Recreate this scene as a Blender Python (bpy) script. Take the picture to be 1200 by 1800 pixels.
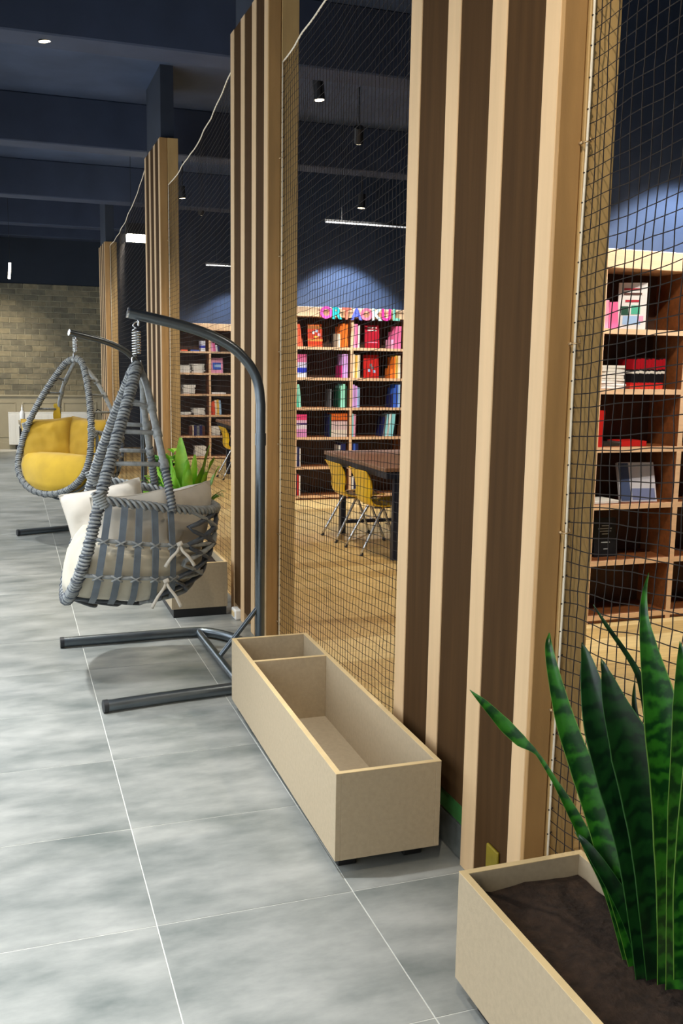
import bpy, math, random
from mathutils import Vector, Matrix, noise
random.seed(7)
PI = math.pi
SC = bpy.context.scene
COL = SC.collection
for o in list(bpy.data.objects): bpy.data.objects.remove(o)

# ------------------------------------------------------------------ camera
cd = bpy.data.cameras.new('camera'); cam = bpy.data.objects.new('camera', cd); COL.objects.link(cam)
cd.sensor_fit = 'VERTICAL'; cd.sensor_height = 36.0; cd.lens = 33.4; cd.clip_start = 0.02; cd.clip_end = 100
cam.matrix_world = Matrix(((0.944, 0.035, -0.328, 0.0), (-0.329, 0.150, -0.932, 0.0),
                           (0.016, 0.988, 0.153, 1.5), (0, 0, 0, 1)))
_q = cam.matrix_world.to_quaternion(); cam.matrix_world = Matrix.Translation((0, 0, 1.5)) @ _q.to_matrix().to_4x4()
SC.camera = cam

# ------------------------------------------------------------------ world, daylight, exposure
W = bpy.data.worlds.new('world'); SC.world = W; W.use_nodes = True
W.node_tree.nodes['Background'].inputs[0].default_value = (0.75, 0.86, 1.0, 1)
W.node_tree.nodes['Background'].inputs[1].default_value = 1.2
vs = SC.view_settings
vs.view_transform = 'Standard'; vs.look = 'None'; vs.gamma = 1.0; vs.use_curve_mapping = False
vs.exposure = 0.35

def area(name, loc, target, sx, sy, power, color):
    l = bpy.data.lights.new(name, 'AREA'); l.shape = 'RECTANGLE'; l.size = sx; l.size_y = sy
    l.energy = power; l.color = color
    o = bpy.data.objects.new(name, l); COL.objects.link(o); o.location = loc
    o.rotation_euler = (Vector(target) - Vector(loc)).to_track_quat('-Z', 'Y').to_euler()
    return o
WINX = -1.2
WINS = [(-0.9, 1.3), (1.9, 4.9), (5.5, 8.5), (9.1, 12.1), (12.7, 15.7)]      # window openings along the left wall
for a, b in WINS:                                            # daylight arriving through each window
    area('daylight', (WINX - 0.25, (a + b) / 2, 1.5), (0.5, (a + b) / 2, 0.6), b - a, 1.9, 36 * (b - a) / 3, (0.93, 0.97, 1.0))

# ------------------------------------------------------------------ materials
def lin(c):
    return tuple((x / 255 / 12.92 if x / 255 <= 0.04045 else ((x / 255 + 0.055) / 1.055) ** 2.4) for x in c) + (1.0,)
MATS = {}
def mat(name, rgb, rough=0.6, metal=0.0, var=0.0, scale=6.0, bump=0.0, bscale=60.0, stretch=(1, 1, 1), rgb2=None, coord='Object', spec=0.5, detail=4.0, trans=0.0, emit=None, estr=0.0, sheen=0.0):
    if name in MATS: return MATS[name]
    m = bpy.data.materials.new(name); m.use_nodes = True; nt = m.node_tree; N = nt.nodes; L = nt.links
    b = N['Principled BSDF']
    b.inputs['Base Color'].default_value = lin(rgb); b.inputs['Roughness'].default_value = rough
    b.inputs['Metallic'].default_value = metal; b.inputs['Specular IOR Level'].default_value = spec
    if sheen: b.inputs['Sheen Weight'].default_value = sheen
    if trans: b.inputs['Transmission Weight'].default_value = trans
    if emit: b.inputs['Emission Color'].default_value = lin(emit); b.inputs['Emission Strength'].default_value = estr
    if var or rgb2 or bump:
        tc = N.new('ShaderNodeTexCoord'); mp = N.new('ShaderNodeMapping'); mp.inputs['Scale'].default_value = stretch
        if coord == 'World':
            g = N.new('ShaderNodeNewGeometry'); L.new(g.outputs['Position'], mp.inputs['Vector'])
        else: L.new(tc.outputs[coord], mp.inputs['Vector'])
    if var or rgb2:
        n = N.new('ShaderNodeTexNoise'); n.inputs['Scale'].default_value = scale; n.inputs['Detail'].default_value = detail
        L.new(mp.outputs[0], n.inputs['Vector'])
        r = N.new('ShaderNodeValToRGB'); r.color_ramp.elements[0].position = 0.32; r.color_ramp.elements[1].position = 0.68
        if rgb2: c1, c2 = lin(rgb), lin(rgb2)
        else:
            c = lin(rgb); c1 = tuple(max(0, x * (1 - var)) for x in c[:3]) + (1,); c2 = tuple(min(1, x * (1 + var)) for x in c[:3]) + (1,)
        r.color_ramp.elements[0].color = c1; r.color_ramp.elements[1].color = c2
        L.new(n.outputs['Fac'], r.inputs[0]); L.new(r.outputs[0], b.inputs['Base Color'])
    if bump:
        n2 = N.new('ShaderNodeTexNoise'); n2.inputs['Scale'].default_value = bscale; n2.inputs['Detail'].default_value = 3
        L.new(mp.outputs[0], n2.inputs['Vector'])
        bp = N.new('ShaderNodeBump'); bp.inputs['Strength'].default_value = bump; bp.inputs['Distance'].default_value = 0.01
        L.new(n2.outputs['Fac'], bp.inputs['Height']); L.new(bp.outputs[0], b.inputs['Normal'])
    MATS[name] = m; return m
def M(n): return MATS[n]

mat('mdf', (176, 159, 131), 0.62, var=0.05, scale=70, bump=0.05, bscale=220)
mat('mdf_edge', (226, 200, 150), 0.6, var=0.06, scale=12)
mat('batten', (212, 180, 138), 0.65, spec=0.3, var=0.06, scale=4, stretch=(6, 6, .4), bump=0.03, bscale=90)
mat('dark_panel', (70, 49, 26), 0.85, spec=0.12, var=0.14, scale=5, stretch=(7, 7, .35), bump=0.05, bscale=80)
mat('column_front', (176, 136, 84), 0.6, var=0.12, scale=5, stretch=(4, 4, .6), bump=0.06, bscale=120)
mat('column_strip', (196, 162, 106), 0.6, var=0.10, scale=5, stretch=(4, 4, .6), bump=0.06, bscale=120)
mat('concrete_dark', (42, 50, 64), 0.8, var=0.15, scale=4)
mat('ceiling_paint', (66, 80, 106), 0.8, var=0.18, scale=2.5)
mat('beam_paint', (54, 65, 88), 0.75, var=0.15, scale=3)
mat('far_paint_shade', (36, 46, 60), 0.8, var=0.1, scale=3)  # dark aisle top stands for brick fading into shade; library side's own colour
mat('navy', (40, 57, 84), 0.75, var=0.08, scale=3, bump=0.04, bscale=60)
mat('wall_plain', (205, 204, 198), 0.8, var=0.03, scale=3)
mat('wainscot', (166, 158, 134), 0.6, var=0.05, scale=4)
mat('mortar', (172, 167, 144), 0.9, var=0.12, scale=20, coord='World')
mat('brick_a', (126, 120, 100), 0.85, var=0.22, scale=14, bump=0.3, bscale=60, coord='World')
mat('brick_b', (112, 108, 92), 0.85, var=0.22, scale=14, bump=0.3, bscale=60, coord='World')
mat('brick_c', (138, 130, 106), 0.85, var=0.2, scale=14, bump=0.3, bscale=60, coord='World')
mat('grout', (204, 204, 196), 0.8, var=0.05, scale=30)
mat('plank_a', (196, 164, 104), 0.45, var=0.16, scale=5, stretch=(.8, 9, 9), bump=0.04, bscale=30, coord='World')
mat('plank_b', (206, 176, 118), 0.45, var=0.14, scale=5, stretch=(.8, 9, 9), bump=0.04, bscale=30, coord='World')
mat('plank_c', (184, 150, 92), 0.45, var=0.16, scale=5, stretch=(.8, 9, 9), bump=0.04, bscale=30, coord='World')
mat('case_wood', (124, 72, 36), 0.5, var=0.22, scale=5, stretch=(2, 8, 8), bump=0.04, bscale=50, coord='World')
mat('case_edge_lit', (226, 186, 146), 0.5, var=0.08, scale=7, stretch=(1, 6, 6), coord='World')  # cream carries the spotlight's brightness on the front edges
mat('case_back_shaded', (70, 42, 24), 0.6, var=0.2, scale=5, stretch=(6, 6, 1), coord='World')  # shade of the bookcase interior put into a darker brown
mat('net', (24, 15, 10), 0.8)
mat('rope', (232, 222, 200), 0.8, var=0.06, scale=60)
mat('hook', (196, 170, 130), 0.35, metal=0.6)
mat('metal_dark', (104, 112, 118), 0.3, metal=0.85, var=0.06, scale=10)
mat('metal_cap', (28, 30, 34), 0.5)
mat('steel', (225, 228, 230), 0.2, metal=1.0)
mat('chrome', (210, 212, 214), 0.22, metal=0.9)
mat('wicker', (134, 138, 138), 0.5, var=0.25, scale=40, bump=0.2, bscale=200)
mat('wicker_dark', (66, 73, 82), 0.5, var=0.3, scale=40, bump=0.2, bscale=200)
mat('strap', (92, 102, 112), 0.45, var=0.15, scale=20)
mat('beige_cloth', (192, 185, 172), 0.85, var=0.06, scale=8, bump=0.12, bscale=14, sheen=0.2)
mat('beige_seat', (190, 182, 162), 0.85, var=0.08, scale=8, bump=0.15, bscale=14, sheen=0.2)
mat('yellow_cloth', (180, 146, 14), 0.8, var=0.10, scale=7, bump=0.2, bscale=12, sheen=0.2)
mat('yellow_cloth_b', (162, 128, 10), 0.8, var=0.10, scale=7, bump=0.2, bscale=12, sheen=0.2)
mat('yellow_plastic', (236, 190, 14), 0.3)
mat('table_top', (128, 92, 66), 0.45, var=0.12, scale=5, stretch=(8, 1, 1))
mat('navy_metal', (28, 34, 52), 0.4, metal=0.3)
mat('white_paint', (238, 238, 232), 0.5)
mat('white_plastic', (244, 244, 240), 0.35)
mat('black_plastic', (22, 22, 24), 0.45)
mat('beige_top', (186, 172, 146), 0.5, var=0.05)
mat('paper', (240, 238, 232), 0.8, var=0.03, scale=40)
mat('soil', (50, 36, 26), 0.95, var=0.4, scale=40, bump=0.6, bscale=60)
mat('leaf_green', (60, 150, 24), 0.4, rgb2=(150, 200, 50), scale=7)
mat('leaf_lime', (90, 172, 34), 0.4, rgb2=(180, 216, 80), scale=9)
mat('leaf_deep', (24, 92, 22), 0.4, rgb2=(60, 140, 34), scale=9)
mat('green_box', (60, 112, 58), 0.3, var=0.2, scale=20)
mat('grey_box', (98, 102, 98), 0.2, var=0.2, scale=14)
mat('yellow_tag', (128, 112, 16), 0.5, var=0.15, scale=20)
mat('lamp_black', (24, 26, 30), 0.5)
mat('lamp_glow', (255, 250, 230), 0.5, emit=(255, 250, 228), estr=14)
mat('led_soft', (235, 238, 240), 0.5, emit=(235, 240, 245), estr=0.55)
mat('lens_glow', (255, 240, 210), 0.5, emit=(255, 236, 200), estr=6)

def glass_mat():
    m = bpy.data.materials.new('window_glass'); m.use_nodes = True; nt = m.node_tree; nt.nodes.clear()
    o = nt.nodes.new('ShaderNodeOutputMaterial'); t = nt.nodes.new('ShaderNodeBsdfTransparent'); g = nt.nodes.new('ShaderNodeBsdfGlossy')
    g.inputs['Roughness'].default_value = 0.02; x = nt.nodes.new('ShaderNodeMixShader'); x.inputs[0].default_value = 0.06
    nt.links.new(t.outputs[0], x.inputs[1]); nt.links.new(g.outputs[0], x.inputs[2]); nt.links.new(x.outputs[0], o.inputs[0])
    MATS['window_glass'] = m
glass_mat()

def tile_mat():
    m = bpy.data.materials.new('concrete_tile'); m.use_nodes = True; nt = m.node_tree; N = nt.nodes; L = nt.links
    b = N['Principled BSDF']; b.inputs['Roughness'].default_value = 0.34; b.inputs['Specular IOR Level'].default_value = 0.55
    g = N.new('ShaderNodeNewGeometry'); oi = N.new('ShaderNodeObjectInfo')
    ad = N.new('ShaderNodeVectorMath'); ad.operation = 'ADD'
    sc = N.new('ShaderNodeVectorMath'); sc.operation = 'SCALE'; sc.inputs['Scale'].default_value = 1.5
    mk = N.new('ShaderNodeCombineXYZ'); L.new(oi.outputs['Random'], mk.inputs[2]); L.new(mk.outputs[0], sc.inputs[0])
    L.new(g.outputs['Position'], ad.inputs[0]); L.new(sc.outputs[0], ad.inputs[1])
    mp = N.new('ShaderNodeMapping'); mp.inputs['Scale'].default_value = (1.0, 2.2, 1.0); L.new(ad.outputs[0], mp.inputs[0])
    n = N.new('ShaderNodeTexNoise'); n.inputs['Scale'].default_value = 2.6; n.inputs['Detail'].default_value = 7; n.inputs['Roughness'].default_value = 0.62
    L.new(mp.outputs[0], n.inputs['Vector'])
    r = N.new('ShaderNodeValToRGB'); e = r.color_ramp.elements
    e[0].position = 0.30; e[0].color = lin((106, 112, 109)); e[1].position = 0.70; e[1].color = lin((164, 165, 160))
    L.new(n.outputs['Fac'], r.inputs[0]); L.new(r.outputs[0], b.inputs['Base Color'])
    mr = N.new('ShaderNodeMapRange'); mr.inputs[3].default_value = 0.26; mr.inputs[4].default_value = 0.46
    L.new(n.outputs['Fac'], mr.inputs[0]); L.new(mr.outputs[0], b.inputs['Roughness'])
    MATS['tile'] = m
tile_mat()

def snake_mat(name, light, dark, edge):
    m = bpy.data.materials.new(name); m.use_nodes = True; nt = m.node_tree; N = nt.nodes; L = nt.links
    b = N['Principled BSDF']; b.inputs['Roughness'].default_value = 0.33; b.inputs['Specular IOR Level'].default_value = 0.5
    a = N.new('ShaderNodeAttribute'); a.attribute_name = 'leaf_uv'
    s = N.new('ShaderNodeSeparateXYZ'); L.new(a.outputs['Vector'], s.inputs[0])
    g = N.new('ShaderNodeNewGeometry')
    n = N.new('ShaderNodeTexNoise'); n.inputs['Scale'].default_value = 22; n.inputs['Detail'].default_value = 4; L.new(g.outputs['Position'], n.inputs['Vector'])
    ma = N.new('ShaderNodeMath'); ma.operation = 'MULTIPLY'; ma.inputs[1].default_value = 17.0; L.new(n.outputs['Fac'], ma.inputs[0])
    m2 = N.new('ShaderNodeMath'); m2.operation = 'MULTIPLY'; m2.inputs[1].default_value = 120.0; L.new(s.outputs[1], m2.inputs[0])
    ad = N.new('ShaderNodeMath'); ad.operation = 'ADD'; L.new(ma.outputs[0], ad.inputs[0]); L.new(m2.outputs[0], ad.inputs[1])
    si = N.new('ShaderNodeMath'); si.operation = 'SINE'; L.new(ad.outputs[0], si.inputs[0])
    mr = N.new('ShaderNodeMapRange'); mr.inputs[1].default_value = -0.8; mr.inputs[2].default_value = 1.1; L.new(si.outputs[0], mr.inputs[0])
    mx = N.new('ShaderNodeMix'); mx.data_type = 'RGBA'; L.new(mr.outputs[0], mx.inputs[0]); mx.inputs[6].default_value = lin(dark); mx.inputs[7].default_value = lin(light)
    ab = N.new('ShaderNodeMath'); ab.operation = 'ABSOLUTE'; L.new(s.outputs[0], ab.inputs[0])
    gt = N.new('ShaderNodeMath'); gt.operation = 'GREATER_THAN'; gt.inputs[1].default_value = 0.93; L.new(ab.outputs[0], gt.inputs[0])
    mx2 = N.new('ShaderNodeMix'); mx2.data_type = 'RGBA'; L.new(gt.outputs[0], mx2.inputs[0]); L.new(mx.outputs[2], mx2.inputs[6]); mx2.inputs[7].default_value = lin(edge)
    L.new(mx2.outputs[2], b.inputs['Base Color']); MATS[name] = m
snake_mat('snake_bright', (48, 116, 28), (14, 60, 20), (96, 136, 50))
snake_mat('snake_dark', (20, 62, 22), (8, 36, 16), (44, 90, 36))

def bookmat(rgb):
    n = 'book_%d_%d_%d' % rgb
    return mat(n, rgb, 0.45)
def bandmat(name, bands):
    """flat print on a cover: horizontal bands up the book's own height"""
    if name in MATS: return MATS[name]
    m = bpy.data.materials.new(name); m.use_nodes = True; nt = m.node_tree; N = nt.nodes; L = nt.links
    b = N['Principled BSDF']; b.inputs['Roughness'].default_value = 0.4
    tc = N.new('ShaderNodeTexCoord'); s = N.new('ShaderNodeSeparateXYZ'); L.new(tc.outputs['Generated'], s.inputs[0])
    r = N.new('ShaderNodeValToRGB'); r.color_ramp.interpolation = 'CONSTANT'
    els = r.color_ramp.elements
    els[0].position = bands[0][0]; els[0].color = lin(bands[0][1])
    els[1].position = bands[1][0]; els[1].color = lin(bands[1][1])
    for p, c in bands[2:]:
        e = els.new(p); e.color = lin(c)
    L.new(s.outputs[2], r.inputs[0]); L.new(r.outputs[0], b.inputs['Base Color']); MATS[name] = m
    return m

# ------------------------------------------------------------------ mesh helpers
class MB:
    def __init__(s): s.v = []; s.f = []; s.mi = []; s.uv = []
    def add(s, vs, fs, mi=0):
        o = len(s.v); s.v += [tuple(v) for v in vs]; s.f += [tuple(i + o for i in f) for f in fs]; s.mi += [mi] * len(fs); return s
    def box(s, x0, x1, y0, y1, z0, z1, mi=0, mtx=None, bev=0.0):
        if bev:
            b = bev; vs = []; 
            for (x, sx) in ((x0, 1), (x1, -1)):
                for (y, sy) in ((y0, 1), (y1, -1)):
                    for (z, sz) in ((z0, 1), (z1, -1)):
                        vs += [(x, y + sy * b, z + sz * b), (x + sx * b, y, z + sz * b), (x + sx * b, y + sy * b, z)]
            def I(ix, iy, iz, k): return ((ix * 2 + iy) * 2 + iz) * 3 + k
            fs = []
            for ix in (0, 1):
                q = [I(ix, 0, 0, 0), I(ix, 1, 0, 0), I(ix, 1, 1, 0), I(ix, 0, 1, 0)]; fs.append(q if ix else q[::-1])
            for iy in (0, 1):
                q = [I(0, iy, 0, 1), I(0, iy, 1, 1), I(1, iy, 1, 1), I(1, iy, 0, 1)]; fs.append(q if iy else q[::-1])
            for iz in (0, 1):
                q = [I(0, 0, iz, 2), I(1, 0, iz, 2), I(1, 1, iz, 2), I(0, 1, iz, 2)]; fs.append(q if iz else q[::-1])
            for iy in (0, 1):
                for iz in (0, 1):
                    q = [I(0, iy, iz, 1), I(1, iy, iz, 1), I(1, iy, iz, 2), I(0, iy, iz, 2)]; fs.append(q if (iy ^ iz) else q[::-1])
            for ix in (0, 1):
                for iz in (0, 1):
                    q = [I(ix, 0, iz, 0), I(ix, 1, iz, 0), I(ix, 1, iz, 2), I(ix, 0, iz, 2)]; fs.append(q[::-1] if (ix ^ iz) else q)
            for ix in (0, 1):
                for iy in (0, 1):
                    q = [I(ix, iy, 0, 0), I(ix, iy, 1, 0), I(ix, iy, 1, 1), I(ix, iy, 0, 1)]; fs.append(q if (ix ^ iy) else q[::-1])
            for ix in (0, 1):
                for iy in (0, 1):
                    for iz in (0, 1):
                        q = [I(ix, iy, iz, 0), I(ix, iy, iz, 1), I(ix, iy, iz, 2)]; fs.append(q if (ix ^ iy ^ iz) else q[::-1])
        else:
            vs = [(x, y, z) for x in (x0, x1) for y in (y0, y1) for z in (z0, z1)]
            fs = [(0, 1, 3, 2), (4, 6, 7, 5), (0, 4, 5, 1), (2, 3, 7, 6), (0, 2, 6, 4), (1, 5, 7, 3)]
        if mtx: vs = [tuple(mtx @ Vector(v)) for v in vs]
        return s.add(vs, fs, mi)
    def tube(s, pts, r, n=8, closed=False, caps=True, mi=0):
        pts = [Vector(p) for p in pts]; k = len(pts); rr = r if isinstance(r, (list, tuple)) else [r] * k
        T = []
        for i in range(k):
            a = pts[(i - 1) % k] if (closed or i > 0) else pts[i]; b = pts[(i + 1) % k] if (closed or i < k - 1) else pts[i]
            t = (b - a); T.append(t.normalized() if t.length > 1e-9 else Vector((0, 0, 1)))
        u = T[0].cross(Vector((0.13, 0.21, 1))); u = u.normalized() if u.length > 1e-4 else Vector((1, 0, 0))
        vs = []
        for i in range(k):
            u = u - T[i] * u.dot(T[i]); u.normalize(); w = T[i].cross(u)
            for j in range(n):
                a = 2 * PI * j / n; vs.append(tuple(pts[i] + (u * math.cos(a) + w * math.sin(a)) * rr[i]))
        fs = []
        for i in range(k if closed else k - 1):
            i2 = (i + 1) % k
            for j in range(n):
                j2 = (j + 1) % n; fs.append((i * n + j, i * n + j2, i2 * n + j2, i2 * n + j))
        if caps and not closed:
            fs.append(tuple(range(n))[::-1]); fs.append(tuple((k - 1) * n + j for j in range(n)))
        return s.add(vs, fs, mi)
    def lathe(s, prof, n=20, c=(0, 0, 0), mi=0):
        vs = []; fs = []; k = len(prof)
        for (r, z) in prof:
            for j in range(n):
                a = 2 * PI * j / n; vs.append((c[0] + r * math.cos(a), c[1] + r * math.sin(a), c[2] + z))
        for i in range(k - 1):
            for j in range(n):
                j2 = (j + 1) % n; fs.append((i * n + j, i * n + j2, (i + 1) * n + j2, (i + 1) * n + j))
        fs.append(tuple(range(n))[::-1]); fs.append(tuple((k - 1) * n + j for j in range(n)))
        return s.add(vs, fs, mi)
    def grid(s, P, closed_u=False, mi=0):
        """P[i][j] -> quads"""
        nu, nv = len(P), len(P[0]); vs = [p for row in P for p in row]; fs = []
        for i in range(nu if closed_u else nu - 1):
            i2 = (i + 1) % nu
            for j in range(nv - 1): fs.append((i * nv + j, i2 * nv + j, i2 * nv + j + 1, i * nv + j + 1))
        return s.add(vs, fs, mi)
    def build(s, name, mats, parent=None, smooth=False, off=None, auto=None):
        if off: 
            ox, oy, oz = off; s.v = [(x - ox, y - oy, z - oz) for x, y, z in s.v]
        me = bpy.data.meshes.new(name); me.from_pydata(s.v, [], s.f)
        if not isinstance(mats, (list, tuple)): mats = [mats]
        for m in mats: me.materials.append(M(m) if isinstance(m, str) else m)
        if len(mats) > 1: me.polygons.foreach_set('material_index', s.mi)
        if smooth: me.polygons.foreach_set('use_smooth', [True] * len(me.polygons))
        me.update()
        if smooth and auto: me.set_sharp_from_angle(angle=math.radians(auto))
        o = bpy.data.objects.new(name, me); COL.objects.link(o)
        if parent: o.parent = parent
        return o
def tag(o, label=None, cat=None, group=None, kind=None):
    if label: o['label'] = label
    if cat: o['category'] = cat
    if group: o['group'] = group
    if kind: o['kind'] = kind
    return o
def thing(name, label, cat, loc=(0, 0, 0), rz=0.0, group=None):
    o = bpy.data.objects.new(name, None); COL.objects.link(o); o.location = loc; o.rotation_euler = (0, 0, rz); o.empty_display_size = 0.05
    return tag(o, label, cat, group)
def inst(src, name, parent, loc, rot=(0, 0, 0)):
    o = bpy.data.objects.new(name, src.data); COL.objects.link(o); o.parent = parent; o.location = loc; o.rotation_euler = rot; return o
def crv(pts, n=8, closed=False):
    """Catmull-Rom through pts"""
    P = [Vector(p) for p in pts]; k = len(P); out = []
    for i in range(k if closed else k - 1):
        p0 = P[(i - 1) % k] if (closed or i > 0) else P[0] * 2 - P[1]
        p1 = P[i]; p2 = P[(i + 1) % k]
        p3 = P[(i + 2) % k] if (closed or i + 2 < k) else P[-1] * 2 - P[-2]
        for j in range(n):
            t = j / n
            out.append(0.5 * ((2 * p1) + (p2 - p0) * t + (2 * p0 - 5 * p1 + 4 * p2 - p3) * t * t + (3 * p1 - p0 - 3 * p2 + p3) * t ** 3))
    if not closed: out.append(P[-1])
    return out
def helix(path, R, pitch, r=0.004, n=5, steps=9, phase=0.0):
    """points of a wrap winding round a path"""
    P = [Vector(p) for p in path]; L = [0.0]
    for a, b in zip(P, P[1:]): L.append(L[-1] + (b - a).length)
    tot = L[-1]; cnt = int(tot / pitch * steps); out = []; seg = 0; u = None
    for q in range(cnt + 1):
        s = tot * q / cnt
        while seg < len(P) - 2 and L[seg + 1] < s: seg += 1
        t = (s - L[seg]) / max(1e-6, L[seg + 1] - L[seg]); c = P[seg].lerp(P[seg + 1], t); T = (P[seg + 1] - P[seg]).normalized()
        if u is None: u = T.cross(Vector((.1, .2, 1))).normalized()
        u = (u - T * u.dot(T)).normalized(); w = T.cross(u); a = 2 * PI * s / pitch + phase
        out.append(c + (u * math.cos(a) + w * math.sin(a)) * R)
    return out

# ================================================================== SETTING
FX = 1.25          # plane of the column faces on the aisle side
FARY = 17.0
CEIL = 3.9
# ---- aisle floor: grey tiles
fl_ = MB().box(WINX, 1.33, -2.2, FARY, -0.10, -0.0012).build('floor', 'grout'); tag(fl_, kind='structure')
TX = [0.33 + 0.56 * k for k in range(-4, 3)]; TX[0] = WINX; TX[-1] = 1.33
TY0, TS = 3.51, 0.565
ty = [TY0 + TS * k for k in range(-10, 24)]
tcache = {}
for i in range(len(TX) - 1):
    for j in range(len(ty) - 1):
        y0, y1 = ty[j], min(ty[j + 1], FARY)
        if y1 - y0 < 0.05: continue
        w = TX[i + 1] - TX[i]; h = y1 - y0; key = (round(w, 3), round(h, 3)); g = 0.0015
        if key not in tcache:
            o = MB().box(g, w - g, g, h - g, -0.012, 0.0, bev=0.0006).build('floor_tile', 'tile', fl_); tcache[key] = o; o.location = (TX[i], y0, 0)
        else: inst(tcache[key], 'floor_tile', fl_, (TX[i], y0, 0))
# ---- library floor: wooden planks
fl2 = MB().box(1.33, 6.2, -2.2, FARY, -0.10, -0.004).build('floor', 'plank_c'); tag(fl2, kind='structure')
PW = 0.2; pk = {}
r = 0; y = 0.4
while y < FARY - 0.02:
    xs = [1.33, 1.33 + (0.7, 1.5, 1.1)[r % 3]]
    while xs[-1] < 6.2: xs.append(min(6.2, xs[-1] + 2.0))
    for a, b in zip(xs, xs[1:]):
        mk = random.choice('abc'); key = (round(b - a, 2), mk)
        if key not in pk:
            pk[key] = MB().box(0.0008, b - a - 0.0008, 0.0008, PW - 0.0008, -0.01, 0.0, bev=0.001).build('plank', 'plank_' + mk, fl2); pk[key].location = (a, y, 0)
        else: inst(pk[key], 'plank', fl2, (a, y, 0))
    y += PW; r += 1
# ---- ceiling with beams
ce = MB().box(WINX - .2, 6.3, -2.3, FARY + .2, CEIL, CEIL + 0.15).build('ceiling', 'ceiling_paint'); tag(ce, kind='structure')
bm0 = None
for by in (0.9, 3.6, 6.6, 9.7, 12.75, 15.3, 16.8):
    if bm0 is None:
        bm0 = MB().box(WINX, 6.2, -0.14, 0.14, CEIL - 0.43, CEIL, bev=0.01).build('beam', 'beam_paint', ce); bm0.location = (0, by, 0)
    else: inst(bm0, 'beam', ce, (0, by, 0))
# ---- walls
def struct(name, mb, m, parent=None): return tag(mb.build(name, m, parent), kind='structure')
# left wall with window openings
wl = MB(); zlo, zhi = 0.45, 2.55
wl.box(WINX - .2, WINX, -2.2, FARY, 0, zlo); wl.box(WINX - .2, WINX, -2.2, FARY, zhi, CEIL)
ed = [-2.2] + [v for ab in WINS for v in ab] + [FARY]
for a, b in zip(ed[::2], ed[1::2]): wl.box(WINX - .2, WINX, a, b, zlo, zhi)
struct('wall_left', wl, 'wall_plain')
for k, (a, b) in enumerate(WINS):
    f = MB(); t = 0.06
    f.box(WINX - .14, WINX - .06, a, b, zlo, zlo + t); f.box(WINX - .14, WINX - .06, a, b, zhi - t, zhi)
    f.box(WINX - .14, WINX - .06, a, a + t, zlo + t, zhi - t); f.box(WINX - .14, WINX - .06, b - t, b, zlo + t, zhi - t)
    f.box(WINX - .14, WINX - .06, (a + b) / 2 - t / 2, (a + b) / 2 + t / 2, zlo + t, zhi - t)
    wo = struct('window_%d' % (k + 1), f, 'white_paint')
    for p, q in ((a + t, (a + b) / 2 - t / 2), ((a + b) / 2 + t / 2, b - t)):
        MB().box(WINX - .105, WINX - .099, p, q, zlo + t, zhi - t).build('pane', 'window_glass', wo)
struct('wall_behind', MB().box(WINX - .2, 6.2, -2.4, -2.2, 0, CEIL), 'wall_plain')
struct('wall_right', MB().box(6.2, 6.35, -2.4, FARY + .2, 0, CEIL), 'navy')
# far wall: unlit upper brick put in as dark colour, brick below, wainscot at the bottom (aisle side); navy on the library side
far = struct('wall_far', MB().box(WINX, 1.62, FARY, FARY + .2, 0, CEIL), 'far_paint_shade')
struct('wall_far', MB().box(1.62, 6.2, FARY, FARY + .2, 0, CEIL), 'far_paint_shade')
MB().box(WINX, 1.6, FARY - .012, FARY, 0.9, 2.735).build('mortar_bed', 'mortar', far)
BL, BH, GP = 0.235, 0.0925, 0.011
brk = {}; rest = MB(); nrow = int((2.76 - 0.90) / BH); rng = random.Random(3)
for rw in range(nrow):
    z = 0.90 + rw * BH; x = 1.6 - (BL / 2 if rw % 2 else 0)
    first = True
    while x > WINX + .02:
        x1 = x; x0 = max(x - BL, WINX); x = x0
        if first and rw % 2:
            first = False; mm = 'brick_' + rng.choice('abc')
            MB().box(x1 + GP / 2, 1.6, FARY - .026, FARY - .01, z, z + BH - GP, bev=.003).build('brick', mm, far)
        d = rng.uniform(0, .007)
        if x0 > -0.6:
            mm = 'brick_' + rng.choice('aabbc'); key = mm
            if key not in brk:
                brk[key] = MB().box(GP / 2, BL - GP / 2, 0, .018, 0, BH - GP, bev=.003).build('brick', mm, far); brk[key].location = (x0, FARY - .022 - d, z)
            else: inst(brk[key], 'brick', far, (x0, FARY - .022 - d, z))
        else:
            rest.box(x0 + GP / 2, x1 - GP / 2, FARY - .022 - d, FARY - .008, z, z + BH - GP, bev=.003, mi=rng.choice((0, 0, 1, 1, 2)))
tag(rest.build('brickwork', ['brick_a', 'brick_b', 'brick_c'], far), kind='stuff')
wn = struct('trim_1', MB().box(WINX, 1.6, FARY - .02, FARY, 0, .88), 'wainscot')
MB().box(WINX, 1.6, FARY - .05, FARY, .88, .91, bev=.004).build('dado_rail', 'wainscot', wn)
MB().box(WINX, 1.6, FARY - .035, FARY - .02, 0, .12, bev=.003).build('skirting', 'wainscot', wn)
for k in range(5):
    a = 1.45 - k * 0.66; b_ = a - 0.56; f = MB()
    for q in ((b_, a, .77, .79), (b_, a, .20, .22)): f.box(q[0], q[1], FARY - .032, FARY - .018, q[2], q[3], bev=.003)
    f.box(b_, b_ + .02, FARY - .032, FARY - .018, .22, .77, bev=.003); f.box(a - .02, a, FARY - .032, FARY - .018, .22, .77, bev=.003)
    f.build('panel_moulding', 'wainscot', wn)

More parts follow.
